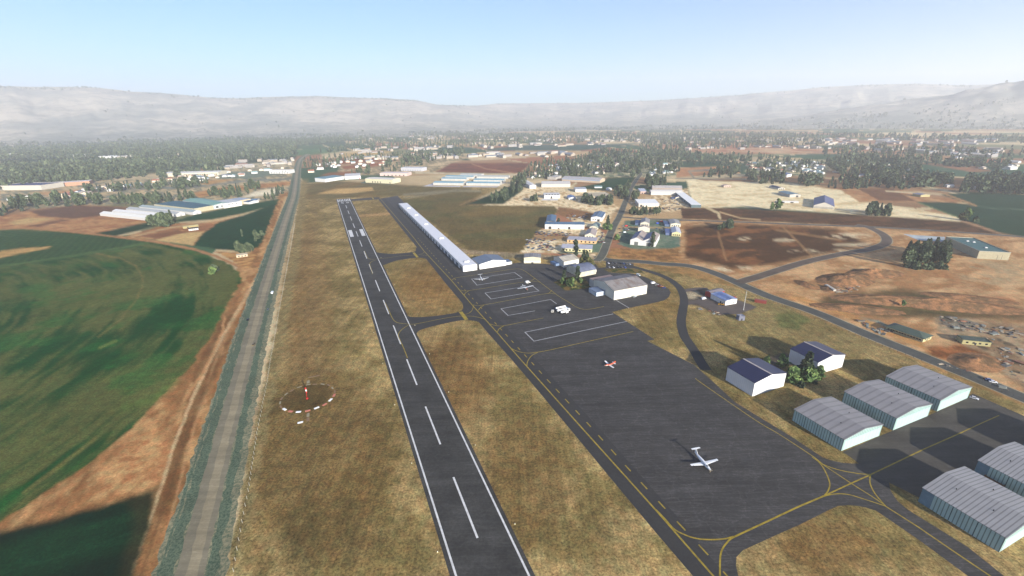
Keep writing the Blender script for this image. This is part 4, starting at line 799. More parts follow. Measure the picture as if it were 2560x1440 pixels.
# industrial strip left of the lane
BLR = sheet((88, 116, 142), 'y', 3, .9, .6, 0, .12); BLX = sheet((88, 116, 142), 'x', 3, .9, .6, 0, .12)
hA, hB = qC(362, 480, 935, 486)
t = building('factory', 'L shaped white factory with slate blue roof beside the car yard', hA, hB, ytop=qC(362, 412)[0][1], depth=20, roof='gable_u', rise=1.6, wm=white, rm=BLX, cat='factory', feats=[('door', 'F', .13, 5, 4.5), ('door', 'F', .62, 4, 4), ('door', 'F', .35, 3, 2)])
W_, D_, h_ = t['dims']; dwing = (G(qC(510, 282)[0], h_) - G(hA)).dot(Vector((-(G(hB) - G(hA)).y, (G(hB) - G(hA)).x, 0)).normalized())
m = MB(); m.box(1, W_ * .26, D_ + .05, max(D_ + 15, dwing), 0, h_); m.build('wing', white, t); m = MB(); m.prism([(.6, h_ + .03), (W_ * .13, h_ + 2), (W_ * .26 + .4, h_ + .03), (W_ * .26 + .4, h_ + .25), (W_ * .13, h_ + 2.25), (.6, h_ + .25)], D_ + .4, max(D_ + 15, dwing) + .4, 'y'); m.build('wing_roof', BLR, t)
hA, hB = qC(1030, 366, 1192, 374)
building('workshop', 'white workshop with striped blue roof beside the tall tree by the lane', hA, hB, ytop=qC(1032, 308)[0][1], back=qC(1095, 232)[0], rise=2.2, wm=white, rm=sheet((100, 126, 152), 'x', 6, .55, .6, 0, .1), cat='workshop', feats=[('door', 'F', .68, 4.5, 4), ('win', 'F', 2, 3, 2, 1.5, .1, .5)])
hA, hB = qC(1012, 482, 1126, 490)
building('hut', 'round roofed pale green hut between the L shaped factory and the lane', hA, hB, h=3.2, back=qC(1075, 402)[0], roof='arch_v', rise=3, wm=cream, rm=sheet((150, 166, 152), 'y', 2), cat='hut', feats=[('win', 'F', 4, 1, 1.8, 1.4, .08, .92)])
hA, hB = qC(940, 610, 1092, 617)
building('house', 'cream gabled house with half dark roof above the orange building', hA, hB, h=4.4, back=qC(1060, 494)[0], rise=4, wm=cream, rm=sheet((166, 152, 144), 'y', 2.4, .9), cat='house', feats=[('win', 'F', 3, 1.2, 2, 1.6, .12, .88)])
hA, hB = qC(684, 674, 1106, 698)
building('workshop', 'long orange beige building with lavender roof behind the long white one', hA, hB, ytop=qC(688, 634)[0][1], back=qC(722, 592)[0], roof='mono', rise=.8, wm=paint((224, 186, 136)), rm=sheet((178, 174, 180), 'x', 4, .92), cat='workshop', feats=[('win', 'F', 7, 1.2, 2.4, 2, .02, .98)])
hA, hB = qC(598, 802, 1046, 820)
building('workshop', 'long cream building with lavender white roof and dark windows nearest the airfield', hA, hB, ytop=qC(604, 758)[0][1], back=qC(646, 706)[0], roof='mono', rise=.8, wm=paint((232, 220, 168)), rm=sheet((194, 192, 198), 'x', 4, .94), cat='workshop', feats=[('win', 'F', 9, 1.0, 2.4, 2.2, .02, .98)])
# industrial strip right of the lane
hA, hB = qC(1600, 707, 1968, 740)
t = building('factory', 'white factory with two blue and rust gabled bays beside the lane', hA, hB, ytop=qC(1606, 634)[0][1], back=qC(1706, 532)[0], roof='sawtooth', rise=4.2, wm=white, rm=[sheet((82, 96, 136), 'y', 3, .9), sheet((168, 154, 144), 'y', 3, .9, rust=(140, 120, 108))], cat='factory', feats=[('door', 'F', .24, 5.5, 5, paint((110, 112, 108))), ('door', 'F', .72, 5.5, 5, paint((110, 112, 108)))])
hA, hB = qC(1716, 520, 1884, 526)
building('workshop', 'beige roofed workshop directly behind the two bay factory', hA, hB, h=7, back=qC(1742, 442)[0], rise=2.5, wm=cream, rm=sheet((172, 158, 150), 'y', 3, .9), cat='workshop')
hA, hB = qC(1750, 434, 1880, 440)
building('workshop', 'grey roofed cream hall beside the cross road behind the factory', hA, hB, h=5, back=qC(1768, 334)[0], rise=3, wm=cream, rm=sheet((150, 146, 142), 'y', 3, .9), cat='workshop', feats=[('win', 'F', 4, 1, 2, 1.8, .08, .92), ('annex', 'L', .1, .9, 9, 3.5, paint((96, 112, 140)), paint((64, 84, 120)))])
hA, hB = qC(2186, 448, 2334, 452)
building('workshop', 'grey roofed workshop with blue lean-to at the cross road corner', hA, hB, h=5, back=qC(2186, 346)[0], rise=2, wm=cream, rm=sheet((158, 154, 148), 'x', 3, .9), cat='workshop', feats=[('win', 'F', 4, 1, 2, 1.8, .08, .92), ('annex', 'L', .05, .95, 9, 3.5, paint((96, 112, 140)), paint((70, 92, 130)))])
hA, hB = qC(2206, 582, 2338, 588)
building('workshop', 'white roofed workshop with blue lean-to beside the brown field', hA, hB, h=5, back=qC(2215, 460)[0], rise=2.4, wm=paint((226, 214, 160)), rm=sheet((204, 204, 210), 'y', 3, .92), cat='workshop', feats=[('win', 'F', 4, 1, 2.2, 1.8, .06, .94), ('annex', 'L', .1, .9, 9, 3.6, paint((110, 124, 160)), paint((92, 108, 156)))])
# sheds beyond, either side of the lane
hA, hB = qD(236, 544, 322, 540)
building('barn', 'slanting white barn at the left end of the barn group beyond the airfield', hA, hB, ytop=qD(236, 500)[0][1], back=qD(352, 425)[0], rise=1.5, wm=white, rm=paint((214, 210, 204)), cat='barn')
hA, hB = qD(392, 524, 778, 522)
building('barn', 'wide white barn with pale roof in front of the blue striped barn', hA, hB, ytop=qD(396, 484)[0][1], back=qD(440, 442)[0], roof='gable_u', rise=3, wm=paint((214, 206, 192)), rm=paint((222, 214, 202), var=.07), cat='barn')
hA, hB = qD(664, 440, 1170, 468)
building('barn', 'longest beige barn with a pale blue band along its front', hA, hB, h=8, depth=44, roof='gable_u', rise=4, wm=paint((206, 186, 160)), rm=sheet((186, 180, 178), 'x', 9, .9), cat='barn', feats=[('band', 'F', 5.4, 2.0, paint((150, 180, 212)))])
hA, hB = qD(472, 420, 580, 425)
building('barn', 'grey barn standing behind the wide white barn', hA, hB, h=7, depth=50, roof='gable_v', rise=2.5, wm=paint((186, 180, 172)), rm=paint((170, 166, 162)), cat='barn')
hA, hB = qD(846, 590, 992, 588)
building('shed', 'square white shed with ribbed grey roof beside the green field', hA, hB, ytop=qD(846, 550)[0][1], back=qD(870, 522)[0], roof='gable_u', rise=1.5, wm=white, rm=sheet((176, 180, 184), 'x', 4, .88), cat='shed')
for (ps, hh, lb, rc) in ((qD(1100, 534, 1200, 534), 3, 'small teal roofed house at the edge of the green field', (120, 150, 150)), (qD(1258, 562, 1332, 562), 3.5, 'small house with white and blue roof among trees by the green field', (190, 200, 214)), (qD(1380, 560, 1450, 560), 3.5, 'small white gabled house among trees near the lane', (222, 222, 222))):
    building('house', lb, ps[0], ps[1], h=hh, depth=12, roof='gable_v' if hh > 3.2 else 'gable_u', rise=2.2, wm=white, rm=paint(rc), cat='house')
hA, hB = qD(1070, 735, 1336, 728)
building('warehouse', 'big plain beige roofed block behind the row of garden trees', hA, hB, ytop=qD(1072, 652)[0][1], back=qD(1122, 592)[0], roof='flat', parapet=.6, wm=paint((190, 178, 150)), rm=paint((196, 180, 146), var=.15, scale=.1), cat='warehouse', trim=paint((200, 186, 156)))
hA, hB = qD(430, 674, 642, 670)
building('workshop', 'two storey white workshop on the sand beside a white concrete slab', hA, hB, ytop=qD(432, 632)[0][1], back=qD(452, 602)[0], roof='mono', rise=.8, wm=white, rm=paint((216, 212, 204)), cat='workshop', feats=[('door', 'F', .45, 4, 5), ('win', 'F', 5, 8, 3, 1.6, .05, .95)])
structure(slab(MB(), gl(qD(388, 698, 610, 698, 620, 674, 415, 676)), .05).build('concrete_slab', paint((226, 224, 218), .9, k=.7)))
hA, hB = qD(756, 690, 852, 688)
building('house', 'small white house with blue roof alone on a sand plot', hA, hB, h=4, back=qD(800, 634)[0], roof='gable_v', rise=2, wm=white, rm=sheet((96, 122, 168), 'y', 3, .9), cat='house', feats=[('win', 'F', 3, 1, 2, 1.6, .08, .92)])
hA, hB = qD(1852, 628, 2272, 628)
building('barn', 'long low white barn with curved roof right of the lane', hA, hB, ytop=qD(1856, 592)[0][1], depth=26, roof='arch_u', rise=4, wm=paint((214, 210, 200)), rm=paint((214, 210, 202), var=.08), cat='barn')
hA, hB = qD(1868, 556, 2268, 560)
building('barn', 'long grey barn standing behind the long low white barn', hA, hB, h=5, depth=26, roof='gable_u', rise=4, wm=paint((176, 158, 146)), rm=sheet((190, 182, 176), 'x', 8, .92), cat='barn')
hA, hB = qD(1712, 612, 1794, 612)
building('shed', 'small pink walled shed with white roof at the end of the long low barn', hA, hB, ytop=qD(1712, 578)[0][1], back=qD(1735, 542)[0], roof='mono', rise=.6, wm=paint((206, 176, 162)), rm=paint((198, 202, 214)), cat='shed', feats=[('door', 'F', .3, 3, 3), ('door', 'F', .7, 3, 3)])
hA, hB = qD(1688, 786, 1962, 786)
building('barn', 'white stepped barn nearest the bushy plot right of the lane', hA, hB, ytop=qD(1690, 744)[0][1], back=qD(1705, 702)[0], roof='mono', rise=1.0, wm=paint((222, 214, 198)), rm=WHITE, cat='barn', feats=[('door', 'F', .12, 4, 4.5), ('annex', 'B', 0, 1, 12, 7.6, white, WHITE)])
hA, hB = qD(2178, 682, 2252, 682)
building('house', 'small house with dark blue roof on sand beside the flat white warehouse', hA, hB, h=3.6, depth=12, roof='gable_v', rise=2.2, wm=cream, rm=paint((70, 84, 126)), cat='house', feats=[('annex', 'L', .1, .9, 8, 3, paint((70, 84, 110)), paint((60, 76, 116)))])
# beyond the runway end
hA, hB = qK(152, 392, 372, 358)
building('factory', 'long white factory with teal roof beyond the runway end', hA, hB, ytop=qK(152, 354)[0][1], depth=46, roof='mono', rise=1.5, wm=white, rm=sheet((96, 140, 150), 'x', 5, .9), cat='factory')
hA, hB = qK(376, 362, 560, 352)
building('factory', 'plain white factory joined to the teal roofed one beyond the runway end', hA, hB, ytop=qK(376, 326)[0][1], back=qK(700, 278)[0], roof='flat', wm=white, rm=paint((226, 220, 212)), cat='factory', feats=[('door', 'F', .9, 3, 4, paint((190, 60, 60)))])
hA, hB = qK(612, 394, 924, 408)
building('warehouse', 'long cream warehouse with dark doors on a green lawn beyond the runway', hA, hB, ytop=qK(612, 350)[0][1], back=qK(660, 330)[0], roof='gable_u', rise=1.5, wm=paint((230, 222, 184)), rm=paint((230, 222, 206)), cat='warehouse', feats=[('win', 'F', 4, .1, 3, 5, .22, .6, DARK), ('door', 'F', .9, 3, 4)])
hA, hB = qK(776, 320, 1086, 322)
building('warehouse', 'pinkish white warehouse behind the long cream warehouse', hA, hB, ytop=qK(776, 288)[0][1], depth=40, roof='flat', parapet=.6, wm=paint((226, 200, 188)), rm=paint((222, 208, 200)), cat='warehouse', feats=[('win', 'F', 6, .2, 4, 4, .1, .95, DARK)])
hA, hB = qK(1018, 262, 1262, 266)
building('warehouse', 'grey white warehouse beside a striped car park beyond the runway', hA, hB, ytop=qK(1018, 226)[0][1], depth=36, roof='flat', parapet=.6, wm=paint((202, 202, 206)), rm=paint((206, 206, 208)), cat='warehouse', feats=[('win', 'F', 8, 1, 4, 4, .05, .95, paint((150, 152, 160)))])
hA, hB = qK(738, 134, 862, 132)
building('house', 'cream hall with three dark gates far beyond the airfield by the tree line', hA, hB, h=9, depth=34, roof='flat', wm=paint((222, 206, 184)), rm=paint((214, 200, 184)), cat='hall', feats=[('win', 'F', 3, .2, 4, 5, .1, .9, DARK)])
GH = sheet((206, 204, 196), 'x', 7, .92); GT = sheet((136, 178, 190), 'x', 6, .9)
gh = [((1384, 422, 1726, 428), 'left greenhouse of the front row with teal roof'), ((1760, 427, 2142, 432), 'right greenhouse of the front row with teal roof'), ((1478, 372, 1760, 376), 'left greenhouse of the second row with teal roof'), ((1846, 388, 2190, 392), 'right greenhouse of the second row with teal roof'), ((1520, 346, 1840, 352), 'greenhouse with teal roof in the third row'), ((1690, 326, 1930, 330), 'pale greenhouse at the left of the rear row'), ((1880, 348, 2240, 352), 'pale greenhouse at the right of the rear row')]
for i, (c, lb) in enumerate(gh):
    ps = qK(*c); building('greenhouse', lb, ps[0], ps[1], h=6.5 if i < 2 else 6, depth=34 if i < 2 else 30, roof='gable_u', rise=2.4, wm=GH, rm=GT if i < 5 else paint((190, 194, 186)), cat='greenhouse', group='greenhouses beyond the runway')
structure(slab(slab(MB(), gl(qK(1268, 438, 1385, 402, 1392, 424, 1340, 430, 1690, 434, 1700, 446)), .05), gl(qK(1712, 446, 1740, 434, 2120, 438, 2200, 390, 2215, 392, 2110, 450)), .05).build('concrete_slab', paint((210, 206, 206), .9, k=.66)))
structure(slab(MB(), gl(qK(550, 396, 620, 380, 620, 400, 910, 412, 1000, 384, 1030, 388, 900, 418, 560, 402)), .05).build('lawn', paint((64, 96, 76), .95)))
# left: poultry barns and factories behind the crops
BW = paint((216, 214, 208), var=.06)
bl = [((1338, 530, 2034, 604), 5.0, 'white poultry barn nearest the brown field, first of the barn rows'), ((1500, 500, 2150, 566), 5.0, 'white poultry barn second from the brown field'), ((1690, 470, 2360, 545), 5.5, 'grey roofed poultry barn, third from the brown field'), ((1860, 445, 2580, 520), 6.0, 'grey blue roofed poultry barn beside the beige factory')]
for i, (c, hh, lb) in enumerate(bl):
    ps = qJ(*c); a, b = ps; y_ = lambda p: p
    building('poultry_barn', lb, ps[0], ps[1], h=hh, depth=17, roof='gable_u', rise=3.0, wm=BW, rm=[paint((232, 230, 222), var=.05), paint((226, 224, 220), var=.05), paint((176, 178, 176)), paint((160, 172, 172))][i], cat='barn', group='poultry barns behind the crop fields', feats=[('door', 'R', .5, 4, 3.5, paint((180, 180, 178)))])
def fac(label, A, B, C, h, roof, rise, wm, rm, feats=(), D=None, nm='factory'):
    """A-B: long side facing us"""
    return building(nm, label, A, B, h=h, depth=D, roof=roof, rise=rise, wm=wm, rm=rm, feats=feats, cat='factory')
ps = qI(40, 640, 575, 704); fac('beige factory with dark teal roof beside the grey blue barn', ps[0], ps[1], None, 9, 'flat', 0, paint((196, 188, 156)), paint((58, 96, 106)), (), 48)
ps = qI(420, 590, 828, 660); fac('white windowed factory with sea green roof between beige and white blocks', ps[0], ps[1], None, 9, 'gable_u', 2.5, paint((196, 200, 198)), sheet((128, 168, 150), 'x', 6, .92), [('win', 'L', 3, 2, 4, 3, .1, .9), ('win', 'R', 3, 2.5, 5, 3.4, .05, .95), ('win', 'F', 9, 6, 4, 1.6, .02, .98)], 38)
ps = qI(800, 615, 962, 645); fac('plain white block with three small windows beside the sea green factory', ps[0], ps[1], None, 10, 'flat', 0, white, paint((200, 202, 200)), [('win', 'R', 3, 6, 2.5, 2, .2, .8)], 40)
ps = qI(960, 585, 1102, 604); fac('beige block with a dark gate at the right of the factory row', ps[0], ps[1], None, 9, 'flat', 0, paint((206, 188, 154)), paint((170, 180, 190)), [('door', 'R', .7, 5, 5)], 40)
ps = qI(1222, 585, 1300, 590); fac('low shed with deep blue roof at the end of the factory row', ps[0], ps[1], None, 5, 'gable_u', 1.5, white, paint((64, 96, 128)), (), 26, 'shed')
ps = qI(1310, 570, 1400, 565); fac('low shed with blue and white roof nearest the highway trees', ps[0], ps[1], None, 5, 'gable_u', 1.5, white, paint((110, 146, 174)), (), 26, 'shed')
ps = qI(418, 918, 622, 890); building('farm_shed', 'yellow farm shed beside the dirt track between the green fields', ps[0], ps[1], h=3.2, depth=6, roof='gable_u', rise=1, wm=paint((170, 154, 100)), rm=paint((176, 164, 120)), cat='shed', feats=[('door', 'F', .3, 2, 2.4)])
ps = qI(492, 946, 622, 930); building('farm_house', 'small white farm house with dark roof before the yellow shed', ps[0], ps[1], h=3.2, depth=7, roof='gable_u', rise=1.8, wm=white, rm=paint((62, 58, 56)), cat='house', feats=[('win', 'F', 4, 1, 1.3, 1.2, .05, .95)])
ps = qW(1990, 285, 2086, 272); building('pump_house', 'squat cream pump house with flat roof beside the highway and bushes', ps[0], ps[1], h=3.0, depth=9, roof='flat', parapet=.4, wm=paint((200, 184, 154)), rm=paint((204, 190, 162)), cat='hut', feats=[('win', 'F', 3, .8, 1.6, 1.3, .08, .92)])
ps = qI(130, 225, 890, 205); building('factory', 'very long white factory with a row of dark openings behind the village trees', ps[0], ps[1], h=11, depth=60, roof='gable_u', rise=3, wm=paint((226, 216, 190)), rm=paint((222, 218, 210), var=.05), cat='factory', feats=[('win', 'F', 14, 1, 6, 6, .42, .98, paint((150, 132, 110)))])
ps = qI(1568, 182, 1832, 182); building('office', 'white two storey office block with square windows beside the highway', ps[0], ps[1], h=11, depth=34, roof='flat', parapet=.8, wm=white, rm=paint((200, 196, 190)), cat='building', feats=[('win', 'F', 7, 1.5, 3.2, 3.6, .04, .98), ('win', 'F', 2, 6.5, 3, 2.6, .6, .9)])
ps = qL(0, 778, 560, 772); building('warehouse', 'pale warehouse with navy roof at the left edge among the trees', ps[0], ps[1], h=13, depth=70, roof='flat', parapet=.8, wm=paint((212, 204, 188)), rm=paint((62, 66, 104)), cat='warehouse')
ps = qL(640, 738, 1205, 700); building('warehouse', 'long brick red warehouse with white roof left of the village', ps[0], ps[1], h=11, depth=46, roof='flat', wm=paint((190, 140, 110), var=.2), rm=paint((222, 210, 204)), cat='warehouse')
ps = qL(0, 325, 420, 300); building('warehouse', 'wide white roofed hall deep in the left woodland', ps[0], ps[1], h=12, depth=70, roof='flat', wm=white, rm=WHITE, cat='warehouse')
ps = qL(880, 335, 1060, 332); building('hall', 'small white hall in the middle of the left woodland', ps[0], ps[1], h=12, depth=50, roof='flat', wm=white, rm=WHITE, cat='hall')
ps = qL(1320, 352, 1570, 352); building('hall', 'white hall at the right of the left woodland', ps[0], ps[1], h=12, depth=60, roof='flat', wm=white, rm=WHITE, cat='hall')
ps = qF(1052, 540, 1190, 535); building('farm_shed', 'yellow fronted farm shed with lavender roof on the brown field', ps[0], ps[1], h=4.5, back=qF(930, 490)[0], roof='gable_v', rise=1.5, wm=paint((180, 168, 120)), rm=paint((136, 132, 140)), cat='shed')
for (c, lb) in (((1440, 398, 1542, 398), 'small white house below the right hand trees, alone'), ((1702, 412, 1820, 414), 'left of two white houses before the far right trees'), ((1822, 424, 1910, 426), 'right of two white houses before the far right trees')):
    ps = qF(*c); building('house', lb, ps[0], ps[1], h=4.5, depth=14, roof='gable_u', rise=2, wm=white, rm=paint((206, 202, 196)), cat='house', feats=[('win', 'F', 3, 1.2, 2, 1.6, .05, .95)])
ps = qE(1225, 215, 1420, 232); building('hall', 'hall with slate blue roof among the right hand trees', ps[0], ps[1], h=8, depth=30, roof='gable_v', rise=4, wm=white, rm=paint((84, 98, 130)), cat='hall')
# ------------------------------------------------------------------ aircraft
def ell(y, zc, w_, h_, n=14, p=1.0): return [(w_ / 2 * cos(2 * pi * i / n), y, zc + h_ / 2 * sin(2 * pi * i / n)) for i in range(n)]
def wing(mb, x0, y0, z0, c0, x1, y1, z1, c1, t=.12):
    """tapered wing panel between two chords; y0/y1 are the leading edges"""
    def sec(x, y, z, c): return [(x, y - c * f, z + c * t * g) for f, g in ((0, 0), (.1, .34), (.35, .5), (.7, .3), (1, 0), (.7, -.1), (.35, -.22), (.1, -.22))]
    a, b = sec(x0, y0, z0, c0), sec(x1, y1, z1, c1)
    return mb.loft([a, b] if x1 > x0 else [b, a])
ACW = paint((244, 243, 240), .35, 0, .03, k=.8); ACR = paint((206, 100, 66), .35, 0, .05); SPIN = paint((150, 150, 152), .3, .6, .03); GREYG = paint((132, 150, 146), .4, 0, .05)
def aircraft(label, nose, tail, kind):
    z = {'pc': 1.9, 'lt': 1.2, 'ka': 1.9, 'ut': 1.9}[kind]; n = G(nose, z); t_ = G(tail, z); d = (n - t_).normalized(); mid_ = (n + t_) / 2; mid_.z = .05
    root = empty('airplane', mid_, atan2(d.y, d.x) - pi / 2); tag(root, label, 'airplane')
    P = dict(pc=dict(L=14.4, span=16.6, cr=2.5, ct=1.3, fw=1.75, fh=1.95, fz=1.75, wz=1.25, wy=1.5, ttail=True, ts=5.2, fin=2.3, dih=.9), lt=dict(L=9.6, span=11.6, cr=1.9, ct=1.3, fw=1.15, fh=1.35, fz=1.2, wz=.85, wy=1.5, ttail=False, ts=4.0, fin=1.5, dih=.5),
             ka=dict(L=14.2, span=17.2, cr=2.4, ct=1.0, fw=1.7, fh=1.8, fz=1.85, wz=1.35, wy=1.6, ttail=True, ts=5.6, fin=2.2, dih=.9), ut=dict(L=12.6, span=19.5, cr=1.9, ct=1.3, fw=1.6, fh=1.8, fz=1.7, wz=2.65, wy=2.0, ttail=False, ts=6.2, fin=2.0, dih=.3))[kind]
    L = P['L']; fw, fh, fz = P['fw'], P['fh'], P['fz']; body = ACR if kind == 'lt' else ACW
    k = [(.5, .16, .18, .02), (.475, .42, .45, -.02), (.42, .62, .66, -.05), (.36, .78, .8, -.04), (.30, .95, .98, 0), (.2, 1, 1, 0), (-.05, 1, 1, 0), (-.2, .82, .85, .04), (-.35, .5, .55, .1), (-.46, .22, .3, .14), (-.5, .08, .16, .16)]
    mats = [ACW, ACR, GREYG]; f = MB(); rings = [ell(L * y, fz + fh * dz, fw * sx, fh * sz) for y, sx, sz, dz in k]
    f.loft([r[::-1] for r in rings])
    for i, fc in enumerate(f.f):
        c = sum((Vector(f.v[j]) for j in fc), Vector()) / len(fc)
        if kind == 'lt' and c.z > fz - .15: f.mi[i] = 1
        if kind == 'ut': f.mi[i] = 1 if c.y > L * .3 else (2 if c.y < -L * .1 else 0)
    f.build('fuselage', mats, root, True)
    gl_ = MB()
    if kind == 'lt': gl_.loft([ell(L * y, fz + fh * .42, fw * s_, fh * .55 * s_, 10)[::-1] for y, s_ in ((.25, .3), (.17, .72), (0, .74), (-.12, .25))]); gl_.build('canopy', GLASS, root, True)
    else:
        for s_ in (-1, 1): gl_.add([(s_ * .04, L * .355, fz + fh * .40), (s_ * fw * .38, L * .335, fz + fh * .28), (s_ * fw * .44, L * .285, fz + fh * .36), (s_ * .04, L * .285, fz + fh * .53)], [(0, 1, 2, 3) if s_ > 0 else (3, 2, 1, 0)])
        gl_.build('windscreen', GLASS, root)
        for s_ in (-1, 1):
            for i in range(4 if kind != 'ut' else 3):
                y = L * (.20 - .075 * i); x = s_ * (fw * .475); m = MB(); m.box(x - .06, x + .06, y - .2, y + .2, fz + fh * .08, fz + fh * .30); m.build('window', GLASS, root)
    hs = P['span'] / 2
    for s_ in (-1, 1):
        m = MB(); wing(m, s_ * (fw * .3 if kind != 'ut' else .02 * s_), L * .5 - L * .34 - 0 + P['wy'] * .2, P['wz'], P['cr'], s_ * hs, L * .16 + P['wy'] * .2 - (P['cr'] - P['ct']) * .45, P['wz'] + P['dih'], P['ct'])
        wg_ = m.build('wing', ACW, root, False)
        if kind == 'pc': MB().cyl((s_ * (hs - 1.2), L * .13, P['wz'] + P['dih'] * .85), (s_ * (hs - 1.2), L * .13 + 1.3, P['wz'] + P['dih'] * .85), .14, .08, 6).build('wing_pod', DARK, wg_)
        ty = -L * .5 + (.9 if not P['ttail'] else -.1); tz = fz + fh * .2 if not P['ttail'] else fz + fh * .35 + P['fin']
        m = MB(); wing(m, 0.02 * s_, ty + 1.2, tz, 1.35, s_ * P['ts'] / 2, ty + 1.0, tz + .05, 1.0, .09); m.build('tailplane', ACW, root)
    zt = fz + fh * .35 + P['fin'] if P['ttail'] else fz + P['fin']; y0 = -L * .5
    MB().add([(-.09, y0 + 3.0, fz + fh * .3), (-.09, y0 + .4, fz + fh * .1), (-.06, y0 - .3, zt), (-.06, y0 + 1.1, zt), (.09, y0 + 3.0, fz + fh * .3), (.09, y0 + .4, fz + fh * .1), (.06, y0 - .3, zt), (.06, y0 + 1.1, zt)], [(0, 1, 2, 3), (7, 6, 5, 4), (0, 4, 5, 1), (1, 5, 6, 2), (2, 6, 7, 3), (3, 7, 4, 0)]).build('tail_fin', ACR if kind == 'lt' else ACW, root)
    spots = [(0, L * .5, fz + fh * .02)] if kind != 'ka' else [(-2.6, L * .16 + 2.2, 1.75), (2.6, L * .16 + 2.2, 1.75)]
    for (x, y, zz) in spots:
        par = root
        if kind == 'ka':
            m = MB(); m.loft([[(x + a, y_, zz + b) for a, b in ((r * cos(t), r * .95 * sin(t)) for t in [2 * pi * j / 10 for j in range(10)])][::-1] for y_, r in ((y, .28), (y - .5, .5), (y - 2.2, .55), (y - 4.4, .3), (y - 5.2, .05))]); par = m.build('engine_nacelle', ACW, root, True)
        m = MB(); m.cyl((x, y - .1, zz), (x, y + .5, zz), .3, .05, 8); pr = m.build('propeller', SPIN, par)
        nb = 4 if kind != 'lt' else 3
        for b in range(nb):
            a = 2 * pi * b / nb + .4; m = MB(); R = 1.3 if kind != 'lt' else .95; cx, cz = cos(a), sin(a)
            m.add([(x + cx * .2 - cz * .07, y + .1, zz + cz * .2 + cx * .07), (x + cx * R - cz * .08, y + .12, zz + cz * R + cx * .08), (x + cx * R + cz * .08, y + .16, zz + cz * R - cx * .08), (x + cx * .2 + cz * .07, y + .2, zz + cz * .2 - cx * .07)] + [(x + cx * .2 - cz * .07, y + .06, zz + cz * .2 + cx * .07), (x + cx * R - cz * .08, y + .08, zz + cz * R + cx * .08), (x + cx * R + cz * .08, y + .12, zz + cz * R - cx * .08), (x + cx * .2 + cz * .07, y + .16, zz + cz * .2 - cx * .07)], [(0, 1, 2, 3), (7, 6, 5, 4), (0, 4, 5, 1), (1, 5, 6, 2), (2, 6, 7, 3), (3, 7, 4, 0)]); m.build('blade', paint((190, 176, 150), .4), pr if par is root else par)
    for (x, y) in ((0, L * .36), (-fw * 1.3, L * .02), (fw * 1.3, L * .02)):
        zl = fz - fh * .3 if x == 0 or kind == 'ut' else P['wz']
        m = MB(); m.cyl((x, y, .3), (x, y, zl), .08, .09, 6); lg = m.build('landing_gear', SPIN, root); MB().cyl((x - .14, y, .3), (x + .14, y, .3), .3, .3, 10).build('wheel', RUBBER, lg)
    return root
p9 = crop(1640, 1060, .11111); p24 = crop(1480, 880, 1 / 24); p6 = crop(1160, 660, .117188); p25 = crop(1360, 740, 1 / 24)
aircraft('white single propeller aeroplane with T tail parked alone on the big apron', p9(1240, 1045)[0], p9(865, 625)[0], 'pc')
aircraft('small orange red and white low wing aeroplane parked on the apron', p24(785, 810)[0], p24(1400, 655)[0], 'lt')
aircraft('white twin propeller aeroplane with T tail in the far left parking box', p6(415, 378)[0], p6(325, 235)[0], 'ka')
aircraft('long winged white aeroplane with red nose at the end of the second parking box', p6(1362, 545)[0], p6(1240, 462)[0], 'ut')

# ------------------------------------------------------------------ vehicles
def car_parts(col, kind='car'):
    Lc, Wc, hb, hc = {'car': (4.4, 1.8, .85, 1.45), 'van': (5.2, 2.0, 1.1, 2.2), 'pickup': (5.1, 1.85, .95, 1.7)}[kind]
    body = MB(); prof = {'car': [(-.5, .3), (.5, .3), (.5, .62), (.46, .78), (.2, .9), (-.42, .92), (-.5, .8)], 'van': [(-.5, .35), (.5, .35), (.5, .95), (.4, 1.25), (.28, 2.15), (-.48, 2.2), (-.5, 1.6)], 'pickup': [(-.5, .4), (.5, .4), (.5, .85), (.44, 1.0), (.2, 1.05), (-.5, 1.0)]}[kind]
    P = [(y * Lc, z) for y, z in prof]; body.loft([[(-Wc / 2, y, z) for y, z in P], [(Wc / 2, y, z) for y, z in P]][::-1])
    cab = MB()
    if kind == 'car':
        lo = [(-.78, -.42), (.78, -.42), (.78, .2), (-.78, .2)]; cab.add([(x, y * Lc, .88) for x, y in lo] + [(x * .82, (y * .72 - .02) * Lc, 1.42) for x, y in lo], [(0, 1, 5, 4), (1, 2, 6, 5), (2, 3, 7, 6), (3, 0, 4, 7), (4, 5, 6, 7)])
    elif kind == 'pickup': lo = [(-.82, -.1), (.82, -.1), (.82, .22), (-.82, .22)]; cab.add([(x, y * Lc, 1.0) for x, y in lo] + [(x * .85, (y * .7) * Lc, 1.7) for x, y in lo], [(0, 1, 5, 4), (1, 2, 6, 5), (2, 3, 7, 6), (3, 0, 4, 7), (4, 5, 6, 7)])
    else: cab.add([(-.9, .41 * Lc, 1.26), (.9, .41 * Lc, 1.26), (.8, .30 * Lc, 2.05), (-.8, .30 * Lc, 2.05)], [(0, 1, 2, 3)])
    roof = MB()
    if kind == 'car': roof.box(-.64, .64, -.31 * Lc, .11 * Lc, 1.421, 1.46)
    elif kind == 'pickup': roof.box(-.69, .69, -.06 * Lc, .145 * Lc, 1.701, 1.74)
    wh = MB(); wh.cyl((-.11, 0, 0), (.11, 0, 0), .33, .33, 10)
    return Lc, Wc, body, cab, roof, wh
CARP = {}
